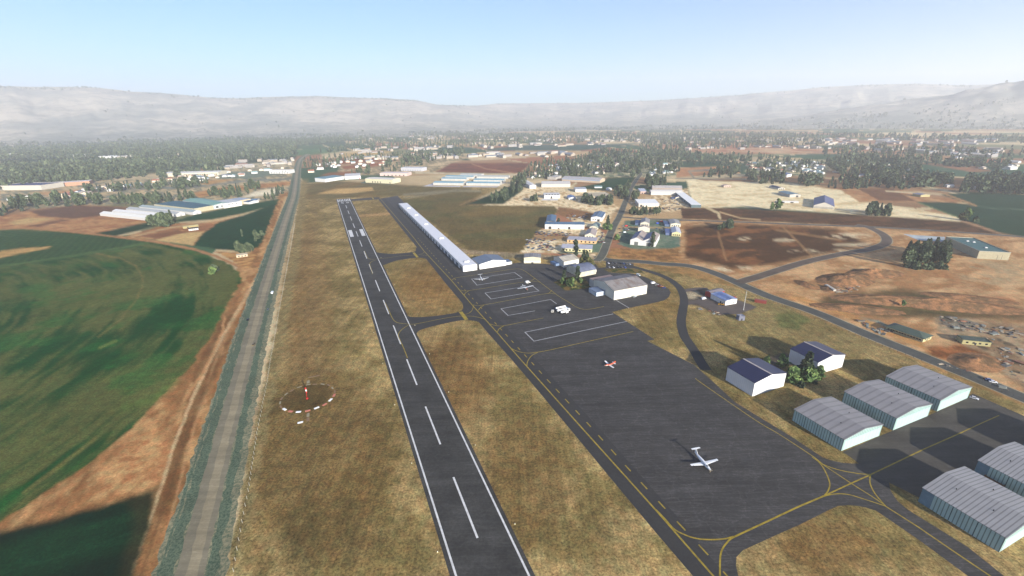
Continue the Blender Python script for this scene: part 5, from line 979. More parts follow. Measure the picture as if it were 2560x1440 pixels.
def car(label, p, ang, col, kind='car', group=None, z=.06, name=None):
    """ang: heading on the ground, degrees clockwise from straight ahead of the camera"""
    key = (col, kind); g = G(p)
    nm = name or {'car': 'car', 'van': 'van', 'pickup': 'pickup_truck'}[kind]
    if key not in CARP:
        Lc, Wc, body, cab, roof, wh = car_parts(col, kind); root = empty(nm, (g.x, g.y, z))
        m = paint(col, .3, 0, .04, k=.75); body.build('body', m, root); cab.build('windows', GLASS, root)
        if roof.v: roof.build('roof', m, root)
        w0 = None
        for x in (-1, 1):
            for y in (-.31, .31):
                if w0 is None: w0 = wh.build('wheel', RUBBER, root); o = w0
                else: o = w0.copy(); COL.objects.link(o)
                o.location = (x * (Wc / 2 - .08), y * Lc, .33)
        for ch in list(COL.objects):
            if ch.name.startswith('wheel') and ch.parent is None: ch.parent = root
        CARP[key] = root; o = root
    else: o = copy_tree(CARP[key])
    o.location = (g.x, g.y, z); o.rotation_euler = (0, 0, -radians(ang)); o['label'] = label; o['category'] = {'car': 'car', 'van': 'van', 'pickup': 'pickup'}[kind]
    if 'group' in o: del o['group']
    if group: o['group'] = group
    return o
pk = 'cars in the small car park'
for (x, y, c, cn) in [(1684, 395, (230, 230, 232), 'white car leftmost in the far row of the small car park'), (1722, 396, (70, 72, 78), 'dark grey car second from the left in the far row of the car park'), (1757, 397, (96, 92, 88), 'brown grey car third from the left in the far row of the car park'), (1810, 398, (50, 54, 62), 'black car in the middle of the far row of the car park'), (1836, 399, (58, 84, 140), 'blue car in the far row of the car park'), (1866, 402, (110, 108, 104), 'mid grey car second from the right in the far row of the car park'), (1896, 404, (170, 178, 190), 'pale silver car at the right end of the far row of the car park'),
                      (1690, 436, (150, 150, 152), 'silver car leftmost in the near row of the car park'), (1733, 437, (236, 236, 236), 'white car second in the near row of the car park'), (1783, 437, (44, 48, 56), 'near black car third in the near row of the car park'), (1820, 438, (120, 112, 104), 'taupe car beside the blue one in the near row of the car park'), (1850, 438, (46, 82, 176), 'bright blue car at the right end of the near row of the car park')]:
    car(cn, qB(x, y)[0], -12, c, group=pk)
car('white van parked at the right corner of the largest hangar', qB(2130, 596)[0], 70, (240, 240, 240), 'van'); car('pale cream car between the white van and the red car', qB(2168, 612)[0], 70, (190, 184, 170)); car('dark red car in the row by the largest hangar', qB(2192, 622)[0], 70, (136, 44, 36)); car('orange car in the row by the largest hangar', qB(2216, 630)[0], 70, (196, 128, 60)); car('blue car at the end of the row by the largest hangar', qB(2238, 642)[0], 70, (48, 62, 130))
car('long white van behind the largest hangar', qB(1982, 516)[0], 150, (206, 214, 212), 'van'); car('pale grey car parked against the wall of the largest hangar', qB(1946, 730)[0], 70, (196, 202, 200))
car('white car parked beside the teal hangar nearest the fence', q1(2160, 566)[0], 140, (228, 228, 232)); car('white car driving on the boundary road', q1(2312, 436)[0], 118, (238, 238, 240)); car('pale blue car just behind the white car on the boundary road', q1(2280, 420)[0], 118, (96, 120, 176))
car('small white van at the red walled workshop', q5(176, 560)[0], 70, (232, 232, 234), 'van'); car('red car behind the mottled blue roofed shed', q5(404, 548)[0], 60, (190, 50, 46)); car('white service truck on the apron behind the long winged aeroplane', p6(1372, 408)[0], 60, (238, 236, 226), 'pickup'); car('white service van beside the apron service truck', p6(1350, 396)[0], 55, (232, 230, 222), 'van')
for (q, c, lb, k_) in [((2280, 220), (40, 46, 52), 'black car far up the left highway', 'car'), ((2086, 808), (26, 32, 44), 'dark blue car on the near left lane of the highway', 'car'), ((2292, 582), (232, 236, 238), 'white van on the right side of the left highway', 'van'), ((2344, 396), (66, 76, 80), 'slate grey car on the right side of the highway', 'car'), ((2134, 1016), (120, 104, 70), 'khaki car nearest the viewer on the highway', 'car'), ((2256, 722), (84, 98, 100), 'grey green car behind the white van on the highway', 'car')]:
    car(lb, qW(*q)[0], -16, c, k_, z=.07)
# parked yards
rs = np.random.RandomState(5); lots = [('cars parked in the sand car yard', qC(100, 620, 330, 600, 520, 640, 480, 800, 90, 790), 42, 'one of many cars parked on pale sand in the car yard'), ('vehicles packed behind the car yard', qC(230, 520, 480, 510, 760, 545, 740, 590, 240, 590), 30, 'one of the wrecks packed along the far edge of the car yard'), ('cars behind the L shaped factory', qC(690, 265, 980, 262, 960, 350, 690, 350), 20, 'one of the cars parked behind the L shaped factory'), ('vehicles in the two bay factory yard', qC(1960, 360, 2100, 360, 2090, 530, 1930, 520), 7, 'one of the vehicles parked right of the two bay factory'), ('cars left of the two bay factory', qC(1450, 440, 1590, 430, 1580, 560, 1440, 600), 9, 'one of the small vehicles in the yard left of the two bay factory'), ('vehicles beside the long low barn', qC(2020, 40, 2330, 60, 2330, 150, 2020, 150), 16, 'one of the vehicles on sand before the long low white barn'), ('vehicles along the lane front', qC(1150, 540, 1260, 540, 1220, 690, 1130, 690), 12, 'one of the vehicles parked between the cream house and the lane'), ('trucks by the cross road bushes', qC(2060, 175, 2330, 180, 2330, 215, 2060, 200), 12, 'one of the parked vehicles behind the bushy plot')]
pc_ = [(60, 66, 70), (90, 100, 104), (206, 206, 204), (46, 50, 56), (150, 150, 148), (120, 60, 50), (70, 90, 120)]
for gname, poly, cnt, lb in lots:
    xs = [p[0] for p in poly]; ys = [p[1] for p in poly]; pts = []; tries = 0
    while len(pts) < cnt and tries < 4000:
        tries += 1; p = (rs.uniform(min(xs), max(xs)), rs.uniform(min(ys), max(ys)))
        if sdist(poly, np.array([p[0]]), np.array([p[1]]))[0] < 0: continue
        if all((G(p) - G(q)).length > 4.6 for q in pts): pts.append(p)
    for p in pts: car(lb, p, 60 + rs.choice([0, 5, -8, 90]), pc_[rs.randint(len(pc_))], ['car', 'car', 'car', 'pickup'][rs.randint(4)], gname)
car('red vehicle under a red sign left of the two bay factory', qC(1545, 442)[0], 70, (206, 50, 46), 'van'); car('white van parked left of the two bay factory', qC(1520, 535)[0], 60, (232, 236, 236), 'van'); car('slate blue car parked left of the two bay factory', qC(1530, 488)[0], 60, (80, 96, 130))
car('bright blue van between the workshop rows', qC(2000, 404)[0], 70, (50, 80, 190), 'van'); car('red van at the back of the workshop yard', qC(2055, 378)[0], 70, (206, 60, 60), 'van')
# tanker group on the apron
def tanker(label, tail, head, cab=True, Lt=None):
    a, b = G(tail), G(head); d = b - a; L = Lt or d.length; u = d.normalized(); root = empty('fuel_tanker' if cab else 'tank_trailer', (a.x, a.y, .06), atan2(u.y, u.x) - pi / 2); tag(root, label, 'truck' if cab else 'trailer')
    l0 = 0; l1 = L - (2.6 if cab else .5); m = MB(); prof = [(1.2 * cos(t), 2.35 + 1.05 * sin(t)) for t in [2 * pi * j / 14 for j in range(14)]]; m.prism(prof[::-1], l0, l1, 'y'); m.build('tank', ACW, root)
    MB().box(-1.1, 1.1, l0 + .2, L - .6, .7, 1.2).build('chassis', DARK, root); MB().box(-.35, .35, l0 + 1, l1 - 1, 3.38, 3.55).build('walkway', paint((170, 165, 150)), root)
    if cab:
        c = MB(); c.box(-1.2, 1.2, L - 2.3, L, .6, 3.0); cb = c.build('cab', ACW, root); MB().box(-1.1, 1.1, L - .02, L + .05, 1.7, 2.6).build('windscreen', GLASS, cb)
    for y in ([l0 + 1.2, l0 + 2.5, l1 - 1.5] + ([L - 1.1] if cab else [])):
        for x in (-1, 1): MB().cyl((x * 1.15 - .15, y, .5), (x * 1.15 + .15, y, .5), .5, .5, 10).build('wheel', RUBBER, root)
    return root
tanker('rear of the two big white tank trailers parked side by side on the apron', p25(700, 880)[0], p25(1290, 740)[0], False); tanker('front of the two big white tank trailers parked side by side on the apron', p25(790, 1010)[0], p25(1380, 880)[0], False)
tanker('small white fuel tanker lorry in front of the two tank trailers', p25(1010, 1105)[0], p25(1420, 1020)[0], True)
def lorry(label, a, b, bed, cabm, hb=1.6):
    A_, B_ = G(a), G(b); d = B_ - A_; L = d.length; u = d.normalized(); root = empty('truck', (A_.x, A_.y, .06), atan2(u.y, u.x) - pi / 2); tag(root, label, 'truck')
    MB().box(-1.15, 1.15, 0, L - 2.2, .9, hb).build('cargo_bed', bed, root); c = MB(); c.box(-1.15, 1.15, L - 2.1, L, .6, 2.6); cb = c.build('cab', cabm, root); MB().box(-1.0, 1.0, L - .02, L + .05, 1.6, 2.3).build('windscreen', GLASS, cb); MB().box(-1, 1, .2, L - .3, .55, .88).build('chassis', DARK, root)
    for y in (1.0, L - 1.3):
        for x in (-1, 1): MB().cyl((x * 1.1 - .14, y, .45), (x * 1.1 + .14, y, .45), .45, .45, 10).build('wheel', RUBBER, root)
    return root
lorry('pale blue flat truck with white cab at the front end of the tank trailers', p25(1290, 730)[0], p25(1510, 910)[0], paint((150, 180, 200)), ACW); lorry('short black and white tractor unit at the rear end of the tank trailers', p25(560, 905)[0], p25(490, 1020)[0], paint((60, 62, 66)), paint((210, 206, 196)))
# brown trailer between the near hangars
a, b = G(q2(2160, 470)[0]), G(q2(2350, 575)[0]); u = (b - a).normalized(); L = (b - a).length; t = empty('flatbed_trailer', (a.x, a.y, .06), atan2(u.y, u.x) - pi / 2); tag(t, 'brown wooden sided open trailer between the two ribbed hangars', 'trailer')
BR = paint((110, 84, 62), .8, var=.25); MB().box(-1.4, 1.4, 0, L, 1.1, 1.35).build('trailer_bed', paint((96, 72, 56), .9, var=.3), t)
for bx in ((-1.4, -1.25, 0, L), (1.25, 1.4, 0, L), (-1.25, 1.25, 0, .15), (-1.25, 1.25, L - .15, L)): MB().box(*bx, 1.36, 3.2).build('side_board', BR, t)
for y in (1.2, 2.6, L - 2):
    for x in (-1, 1): MB().cyl((x * 1.2 - .15, y, .5), (x * 1.2 + .15, y, .5), .5, .5, 10).build('wheel', RUBBER, t)
t = empty('loader', (*G(q5(312, 604)[0])[:2], .06), 1.0); tag(t, 'yellow loader parked at the corner of the mottled blue roofed shed', 'loader'); YM = paint((214, 156, 36)); MB().box(-1, 1, -1.8, 1.4, .7, 1.5).build('chassis', YM, t); MB().box(-.8, .8, -.8, .6, 1.52, 2.7).build('cab', GLASS, t); MB().box(-1.3, 1.3, 2.4, 3.3, .2, 1.1).build('bucket', YM, t); MB().box(-.9, .9, 1.42, 2.38, .8, 1.0).build('lift_arm', YM, t)
for x in (-1, 1):
    for y in (-1.1, .9): MB().cyl((x * 1.05 - .2, y, .6), (x * 1.05 + .2, y, .6), .6, .6, 10).build('wheel', RUBBER, t)
for ps, lb in ((q5(1085, 465, 1150, 505), 'long pale container lying by the earth mound'),):
    a, b = G(ps[0]), G(ps[1]); u = (b - a).normalized(); L = (b - a).length; t = empty('shipping_container', (a.x, a.y, .02), atan2(u.y, u.x) - pi / 2); tag(t, lb, 'container'); MB().box(-1.4, 1.4, 0, L, 0, 2.6).build('container_body', sheet((196, 190, 176), 'y', .8, .85), t); MB().box(-1.2, 1.2, -.06, .02, .2, 2.4).build('door', paint((170, 165, 150)), t)

# earth mounds and rubble on the dug ground over the road
def mound(name, p, rx, ry, hh, ang, seed):
    g = G(p); n = 26; v = []; f = []
    for i in range(n + 1):
        for j in range(n + 1):
            x, y = (i / n * 2 - 1), (j / n * 2 - 1); r = hypot(x, y); k = max(0, 1 - r) ** 1.1
            z = hh * k * (.55 + .9 * float(fbm(np.array([x * 2.6 + seed]), np.array([y * 2.6]), seed, 4)[0])) - .02; v.append((x * rx, y * ry, z))
    for i in range(n):
        for j in range(n):
            if hypot((i + .5) / n * 2 - 1, (j + .5) / n * 2 - 1) < 1.0: f.append((i * (n + 1) + j, (i + 1) * (n + 1) + j, (i + 1) * (n + 1) + j + 1, i * (n + 1) + j + 1))
    o = MB().add(v, f).build(name, M_EARTH); o.location = (g.x, g.y, .01); o.rotation_euler = (0, 0, ang); structure(o)
te = NT('dug_earth', .95, 0, 0); ve = te.coord(); M_EARTH = te.out(te.mul(te.mix(te.rng(te.noise(ve, .12, 5, .7), .42, .58, 0, 1), lin((168, 122, 84)), lin((116, 92, 66))), te.rng(te.noise(ve, .8, 4, .75), .3, .7, .6, 1.4)))
for i, (x, y, rx, ry, hh, a) in enumerate([(2112, 700, 36, 22, 7, .3), (2186, 684, 34, 17, 6, .1), (2016, 712, 8, 17, 3.5, .2), (2075, 722, 14, 9, 3, .8), (2240, 752, 60, 16, 6, -.2), (2360, 762, 70, 18, 6, -.3), (2150, 705, 12, 9, 2.5, .4), (2420, 745, 40, 12, 3, -.4), (2140, 772, 40, 12, 4, -.3), (2440, 905, 22, 14, 3, .3)]): mound('earth_mound', (x, y), rx, ry, hh, a, i)
rb = MB(); rq = random.Random(8); RUB = [paint(c, .9, var=.2) for c in ((176, 160, 136), (120, 108, 92), (140, 96, 72), (92, 90, 86), (136, 140, 132))]
for poly, n in ((qP(2345, 790, 2400, 796, 2440, 806, 2560, 830, 2560, 850, 2440, 830, 2370, 822), 110), (qP(2440, 840, 2560, 860, 2560, 960, 2520, 930, 2470, 880), 46), (qP(2070, 695, 2150, 700, 2140, 730, 2070, 735), 90), (qP(2150, 670, 2230, 676, 2230, 690, 2150, 686), 50), (qP(2310, 900, 2420, 925, 2540, 985, 2420, 930), 12), (qP(2120, 790, 2230, 830, 2200, 840), 40), (qP(1740, 770, 1790, 788, 1840, 786), 14)):
    k = 0
    while k < n:
        p = (rq.uniform(min(a[0] for a in poly), max(a[0] for a in poly)), rq.uniform(min(a[1] for a in poly), max(a[1] for a in poly)))
        if sdist(poly, np.array([p[0]]), np.array([p[1]]))[0] < 0: continue
        k += 1; g = G(p); s_ = rq.choice((.4, .6, .9, 1.6)); w0, l0, h0 = s_ * rq.uniform(.5, 1.2), s_ * rq.uniform(.6, 2.4), s_ * rq.uniform(.25, .7); a = rq.uniform(0, 3.14); ca, sa = cos(a), sin(a)
        c8 = [(x * w0 * rq.uniform(.7, 1.1), y * l0 * rq.uniform(.7, 1.1), z) for z in (0, h0) for x, y in ((-1, -1), (1, -1), (1, 1), (-1, 1))]
        rb.add([(g.x + x * ca - y * sa, g.y + x * sa + y * ca, z) for x, y, z in c8], [(3, 2, 1, 0), (4, 5, 6, 7), (0, 1, 5, 4), (1, 2, 6, 5), (2, 3, 7, 6), (3, 0, 4, 7)], rq.randrange(5))
tag(rb.build('rubble', RUB), kind='stuff')

# ------------------------------------------------------------------ wind sock plot, lights, fences, mast
RED = paint((206, 44, 36), .6, var=.06); SAL = paint((206, 128, 104), .7, var=.12); CHK = paint((244, 244, 240), .7, var=.03, k=.8); FAD = paint((156, 146, 118), .9, var=.25); FAR_ = paint((140, 112, 84), .9, var=.25)
base = G(r8(848, 738)[0]); t = empty('windsock', (base.x, base.y, 0)); tag(t, 'red and white windsock on a red pole inside the marker ring', 'windsock'); hp = height_at(base, r8(0, 470)[0][1])
MB().cyl((0, 0, 0), (0, 0, hp), .14, .09, 8).build('pole', RED, t); MB().box(-.6, .6, -.6, .6, 0, .5).build('footing', RED, t)
for i in range(3):
    z0 = hp - .1 - i * hp * .155; m = MB(); m.cyl((.12 + .1 * i, 0, z0), (.22 + .1 * i, 0, z0 - hp * .15), .52 - .07 * i, .46 - .07 * i, 10); m.build('sock', [RED, CHK, RED][i], t)
bright = {0: (300, 993, 1), 1: (448, 1042, 0), 2: (636, 1055, 1), 3: (858, 1026, 0), 4: (1072, 958, 1), 5: (1262, 878, 0), 6: (1403, 768, 1), 7: (1490, 655, 0)}
faint = [(1505, 565, 0), (1450, 480, 1), (1360, 412, 0), (1215, 388, 1), (1030, 390, 0), (870, 400, 1), (655, 458, 1), (478, 540, 0), (340, 625, 1), (232, 735, 0), (196, 835, 1), (215, 930, 0)]
def slabthing(p, ang, m, lb, w_=3.2, h_=1.5, hh=.22):
    g = G(p); o = MB().box(-w_ / 2, w_ / 2, -h_ / 2, h_ / 2, 0, hh).build('marker_slab', m); o.location = (g.x, g.y, 0); o.rotation_euler = (0, 0, ang); tag(o, lb, 'ground marker', 'marker slabs round the windsock')
for (x, y, wh) in list(bright.values()):
    g = G(r8(x, y)[0]); slabthing(r8(x, y)[0], atan2(g.y - wc.y, g.x - wc.x) + pi / 2, CHK if wh else SAL, 'white raised slab in the near half of the ring round the windsock' if wh else 'salmon red raised slab in the near half of the ring round the windsock')
for (x, y, wh) in faint:
    g = G(r8(x, y)[0]); slabthing(r8(x, y)[0], atan2(g.y - wc.y, g.x - wc.x) + pi / 2, FAD if wh else FAR_, 'faded pale slab in the far half of the ring round the windsock' if wh else 'faded red slab in the far half of the ring round the windsock', 3.2, 1.1, .1)
slabthing(r8(680, 1308)[0], radians(22), CHK, 'bright white slab lying alone below the windsock ring'); slabthing(r8(866, 1125)[0], radians(112), FAD, 'faded white slab just below the windsock ring', 4, 1.7, .12); slabthing(r8(862, 1232)[0], radians(112), FAR_, 'faded red slab second below the windsock ring', 4, 1.7, .12); slabthing(r8(868, 335)[0], radians(112), FAD, 'faded pale slab just above the windsock ring', 4, 2, .12); slabthing(r8(1005, 205)[0], radians(22), FAR_, 'faded reddish slab furthest above the windsock ring', 8, 1, .1)
lt = None; LAMPG = NT('lamp_glass', .2).out((.8, .78, .66)); s0 = (G((1026.5, 825)) - mid).dot(dR); spc = 60.0
for k in range(-3, 13):
    for s_ in (-1, 1):
        P = rw(-40 + k * spc, s_ * (half + 4.5))
        if lt is None:
            lt = empty('runway_light', P); MB().cyl((0, 0, 0), (0, 0, .3), .3, .22, 8).build('housing', paint((206, 190, 120)), lt); MB().cyl((0, 0, .302), (0, 0, .6), .2, .14, 8).build('lens', LAMPG, lt); o = lt
        else: o = copy_tree(lt); o.location = P
        tag(o, 'small pale runway edge light in the grass on the runway %s' % ('side facing the highway' if s_ < 0 else 'side facing the apron'), 'runway light', 'runway edge lights %s' % ('beside the highway side' if s_ < 0 else 'beside the apron side'))
def fence(label, line, sp, hh, wpost, m, wires, lean=0, cap=100):
    L = gl(line); pts = []
    for a, b in zip(L[:-1], L[1:]):
        n = max(1, int(round((b - a).length / sp))); pts += [a.lerp(b, i / n) for i in range(n)]
    pts.append(L[-1]); c = pts[0]; t = empty('perimeter_fence', (c.x, c.y, 0)); tag(t, label, 'fence')
    me = MB().box(-wpost / 2, wpost / 2, -wpost / 2, wpost / 2, 0, hh).mesh('post', m); rest = MB()
    for i, p in enumerate(pts):
        if i < cap:
            o = bpy.data.objects.new('post', me); COL.objects.link(o); o.parent = t; o.location = (p.x - c.x, p.y - c.y, 0); o.scale.z = .9 + .2 * random.random()
        else: rest.box(p.x - c.x - wpost / 2, p.x - c.x + wpost / 2, p.y - c.y - wpost / 2, p.y - c.y + wpost / 2, 0, hh)
    if rest.v: o = rest.build('far_posts', m, t); o['kind'] = 'stuff'
    wr_ = MB()
    for z in wires:
        for a, b in zip(pts[:-1], pts[1:]): wr_.cyl((a.x - c.x, a.y - c.y, z), (b.x - c.x, b.y - c.y, z), .012, .012, 3)
    wr_.build('wire', DARK, t); return t
fence('long airfield fence of thin white posts along the highway verge', qX(1830, 1408, 1858, 1240, 1885, 1095, 1910, 960, 1946, 780, 1990, 490, 2018, 300, 2060, 95) + qW(2250, 1330, 2277, 1150, 2305, 1000, 2350, 730, 2400, 460, 2455, 150, 2480, 0), 4.6, 2.5, .13, paint((206, 200, 180), k=.6), (.8, 1.6, 2.3))
fence('long fence of dark posts between the airfield grass and the boundary road', q5(2560, 1325, 2390, 1255, 2160, 1155, 1860, 1040, 1560, 935, 1300, 830, 1000, 715, 760, 615, 660, 575), 5.2, 2.4, .16, paint((58, 60, 58)), (.8, 1.6, 2.3))
g = G(q5(472, 640)[0]); t = empty('mast', (g.x, g.y, 0)); tag(t, 'thin pale lattice mast on the grass near the grey box hut', 'mast'); MB().cyl((0, 0, 0), (0, 0, 20), .28, .12, 6).build('pole', paint((206, 206, 200)), t); MB().box(-.5, .5, -.5, .5, 0, .4).build('footing', paint((160, 160, 155)), t); MB().cyl((-1, 0, 18.6), (1, 0, 18.6), .05, .05, 5).build('crossbar', paint((190, 190, 186)), t)
# ------------------------------------------------------------------ trees
def leaf_mat(name, c1, c2, c3):
    t = NT(name, .8, 0, .15); at = t.n('ShaderNodeAttribute', attribute_name='tone')
    c = t.mix(t.rng(at.outputs['Fac'], 0, .5, 0, 1), lin(c1, .82), lin(c2, .82)); c = t.mix(t.rng(at.outputs['Fac'], .5, 1, 0, 1), c, lin(c3, .82))
    t.b.inputs['Subsurface Weight'].default_value = 0
    return t.out(c)
LEAF = [leaf_mat('conifer_needles', (34, 45, 38), (58, 72, 54), (98, 108, 78)), leaf_mat('broad_leaves', (52, 74, 44), (94, 120, 68), (150, 168, 100)), leaf_mat('dry_leaves', (56, 62, 38), (92, 94, 54), (132, 124, 74))]
WOOD = [leaf_mat('far_conifers', (38, 48, 40), (62, 74, 58), (100, 110, 84)), leaf_mat('far_broad_leaves', (44, 56, 42), (72, 86, 62), (116, 126, 92))]
BARK = paint((84, 70, 56), .9, var=.2)
def crown_arrays(kind, n, seed, size=1.0):
    """leaf clumps of a unit tree (height 1): vertices (n*4,3), tone per clump"""
    r = np.random.RandomState(seed)
    lob = 5 + seed % 3; ph = r.rand(8) * 6.28
    if kind == 'cone':
        z = .08 + .92 * r.rand(n) ** 1.25; R = .22 * (1.02 - z) ** .8 * (.75 + .35 * np.sin(z * 26 + ph[0]) ** 2) + .012
    elif kind == 'column':
        z = .06 + .94 * r.rand(n); R = .11 * np.sqrt(np.clip(np.sin(np.pi * np.clip((z - .02) / 1.0, 0, 1)), 0, 1)) * (.75 + .35 * np.sin(z * 19 + ph[1])) + .02
    elif kind == 'euc':
        z = .22 + .78 * r.rand(n); R = .22 * np.clip(np.sin(np.pi * ((z - .18) / .84) ** .8), 0, 1) * (.65 + .5 * np.sin(z * 15 + ph[2]) ** 2) + .02
    elif kind == 'round':
        z = .1 + .9 * r.rand(n) ** .9; R = .42 * np.sqrt(np.clip(1 - ((z - .48) / .53) ** 2, 0, 1))
    else:
        z = .02 + .98 * r.rand(n); R = .75 * np.sqrt(np.clip(1 - z ** 2, 0, 1))
    a = r.rand(n) * 2 * pi
    R = R * (.72 + .42 * np.sin(a * lob * .5 + ph[3] + z * 9) ** 2)
    k = np.sqrt(.25 + .75 * r.rand(n)); c = np.stack([R * k * np.cos(a), R * k * np.sin(a), z], -1)
    c[:, :2] += .05 * np.sin(z * 5 + ph[4])[:, None] * (1 if kind in ('euc', 'round') else .3)
    s = {'cone': .05, 'column': .042, 'euc': .052, 'round': .085, 'bush': .16}[kind] * size * (.7 + .6 * r.rand(n))
    u = r.randn(n, 3); u /= np.linalg.norm(u, axis=1)[:, None]; w_ = np.cross(u, r.randn(n, 3)); w_ /= np.linalg.norm(w_, axis=1)[:, None]
    q = np.stack([c + s[:, None] * (-u - w_ * .7), c + s[:, None] * (u - w_ * .7), c + s[:, None] * (u * .8 + w_ * .7), c + s[:, None] * (-u * .8 + w_ * .7)], 1)
    tone = np.clip(.25 + .5 * r.rand(n) + .25 * np.sin(a * 2 + ph[5] + z * 7), 0, 1)
    return q.reshape(-1, 3), tone
def quads_mesh(name, v, tone, mat):
    n = len(v) // 4; me = bpy.data.meshes.new(name); me.vertices.add(n * 4); me.vertices.foreach_set('co', v.astype(np.float32).ravel())
    me.loops.add(n * 4); me.loops.foreach_set('vertex_index', np.arange(n * 4, dtype=np.int32)); me.polygons.add(n); me.polygons.foreach_set('loop_start', np.arange(n, dtype=np.int32) * 4)
    me.update(calc_edges=True); at = me.attributes.new('tone', 'FLOAT', 'POINT'); at.data.foreach_set('value', np.repeat(tone, 4).astype(np.float32)); me.materials.append(mat); return me
KINDS_ = ['cone', 'column', 'euc', 'round', 'bush']
def trunk_mesh(kind, seed):
    r = random.Random(seed); m = MB(); th = {'cone': .9, 'column': .85, 'euc': .7, 'round': .5, 'bush': .3}[kind]
    m.cyl((0, 0, -.01), (0, 0, th * .5), .02, .014, 7); m.cyl((0, 0, th * .5), (.01, 0, th), .014, .004, 6)
    for i in range(5):
        z = th * (.35 + .12 * i); a = r.random() * 6.28; l = {'cone': .1, 'column': .06, 'euc': .16, 'round': .25, 'bush': .3}[kind]; m.cyl((0, 0, z), (l * cos(a), l * sin(a), z + l * .6), .008, .002, 5)
    return m.mesh('trunk', BARK)
PRO = {}
for ki, kd in enumerate(KINDS_):
    for s_ in range(3):
        n = {'cone': 620, 'column': 480, 'euc': 560, 'round': 560, 'bush': 300}[kd]; v, tn = crown_arrays(kd, n, ki * 7 + s_)
        PRO[kd, s_, 'd'] = (quads_mesh('crown', v * np.array([.78, .78, 1]), tn, WOOD[[0, 0, 1, 1, 1][ki]]), trunk_mesh(kd, ki * 3 + s_))
        PRO[kd, s_] = (quads_mesh('crown', v, tn, LEAF[[0, 0, 1, 1, 2][ki] if s_ < 2 or ki != 3 else 2]), trunk_mesh(kd, ki * 3 + s_))
ALL = []     # x, y, height, kind, label, group
def clump(label, group, poly, n, h0, h1, kinds, sep=3., pts=None, seed=0):
    r = np.random.RandomState(seed + len(ALL)); out = []
    if pts: cand = [G(p) for p in pts]
    else:
        W_ = [G(p) for p in poly]; xs = [p.x for p in W_]; ys = [p.y for p in W_]; cand = []; wp = [(p.x, p.y) for p in W_]; tr = 0
        while len(cand) < n and tr < 60:
            k = max(200, n * 3); X = r.uniform(min(xs), max(xs), k); Y = r.uniform(min(ys), max(ys), k); ok = sdist(wp, X, Y) > 0
            for x, y in zip(X[ok], Y[ok]):
                if len(cand) >= n: break
                if n > 400 or all((x - c.x) ** 2 + (y - c.y) ** 2 > sep * sep for c in cand): cand.append(Vector((x, y, 0)))
            tr += 1
    for c in cand: ALL.append((c.x, c.y, r.uniform(h0, h1), kinds[r.randint(len(kinds))], label, group))
C_ = ['cone', 'euc', 'cone', 'euc', 'column']; B_ = ['round', 'euc']
# near groups, each tree a thing
def tall(label, p, top, kind): g = G(p); ALL.append((g.x, g.y, height_at(g, top[1]), kind, label, None))
def one(label, p, h, kind): ALL.append((*G(p)[:2], h, kind, label, None))
tall('tall dense grey green conifer between the two navy roofed hangars', q1(797, 418)[0], q1(0, 192)[0], 'cone'); tall('rounded pale green tree left of the tall conifer between the navy roofed hangars', q1(702, 435)[0], q1(0, 318)[0], 'round'); tall('rounded bright green tree right of the tall conifer between the navy roofed hangars', q1(822, 430)[0], q1(0, 312)[0], 'round'); tall('dark tree against the wall of the navy roofed hangar behind', q1(902, 442)[0], q1(0, 300)[0], 'euc'); one('low bush in front of the tall conifer between the navy roofed hangars', q1(775, 470)[0], 3.6, 'bush'); tall('small leafy tree nearest the upper corner of the front navy roofed hangar', q1(612, 335)[0], q1(0, 212)[0], 'euc'); tall('sapling half hidden behind the front navy roofed hangar', q1(498, 315)[0], q1(0, 222)[0], 'euc')
one('dark bush at the foot of the tree against the navy hangar wall', q1(885, 448)[0], 3.5, 'bush')
for (x, y, h, k, lb) in [(1240, 600, 17, 'column', 'thin tall tree at the left of the tree island'), (1222, 610, 9, 'euc', 'lower tree leftmost on the tree island'), (1322, 640, 12, 'euc', 'broad dark tree at the front of the tree island'), (1372, 585, 20, 'column', 'tallest thin tree of the tree island against the hangar front'), (1300, 625, 9, 'round', 'round dark tree in the middle of the tree island'), (1405, 600, 8, 'euc', 'small tree at the right of the tree island'), (1345, 628, 7, 'bush', 'dense bush at the foot of the tree island'), (1270, 620, 7, 'euc', 'slight tree between the two left trees of the tree island')]: one(lb, qB(x, y)[0], h, k)
for (x, y, h, k, lb) in [(1276, 205, 24, 'column', 'tall thin conifer before the long cream building'), (1372, 285, 18, 'cone', 'left dark conifer beside the road junction'), (1412, 290, 17, 'cone', 'right dark conifer beside the road junction'), (1432, 305, 9, 'bush', 'broad bush beside the road junction'), (1350, 290, 8, 'round', 'round shrub behind the stained roof hangar')]: one(lb, qH(x, y)[0], h, k)
for (x, y, h, k, lb) in [(1275, 490, 24, 'cone', 'tall pointed tree between the striped blue workshop and the lane'), (1240, 490, 11, 'round', 'round tree at the foot of the tall pointed tree by the lane'), (1305, 492, 10, 'round', 'right round tree under the tall pointed tree by the lane'), (1922, 740, 22, 'column', 'thin tall tree before the two bay factory'), (1410, 640, 9, 'round', 'round bush tree left of the two bay factory'), (560, 380, 7, 'round', 'small tree in the angle of the L shaped factory')]: one(lb, qC(x, y)[0], h, k)
for (x, y, h, lb) in [(1215, 682, 17, 'left of two dark trees at the edge of the sand yard'), (1290, 682, 24, 'right and taller of two dark trees at the edge of the sand yard')]: one(lb, qE(x, y)[0], h, 'euc')
one('tree standing alone at the corner of the big green field', qF(1700, 880)[0], 22, 'euc'); one('shorter tree beside the lone tree at the green field corner', qF(1665, 875)[0], 13, 'round'); one('low bush right of the lone tree at the green field corner', qF(1850, 905)[0], 9, 'bush')
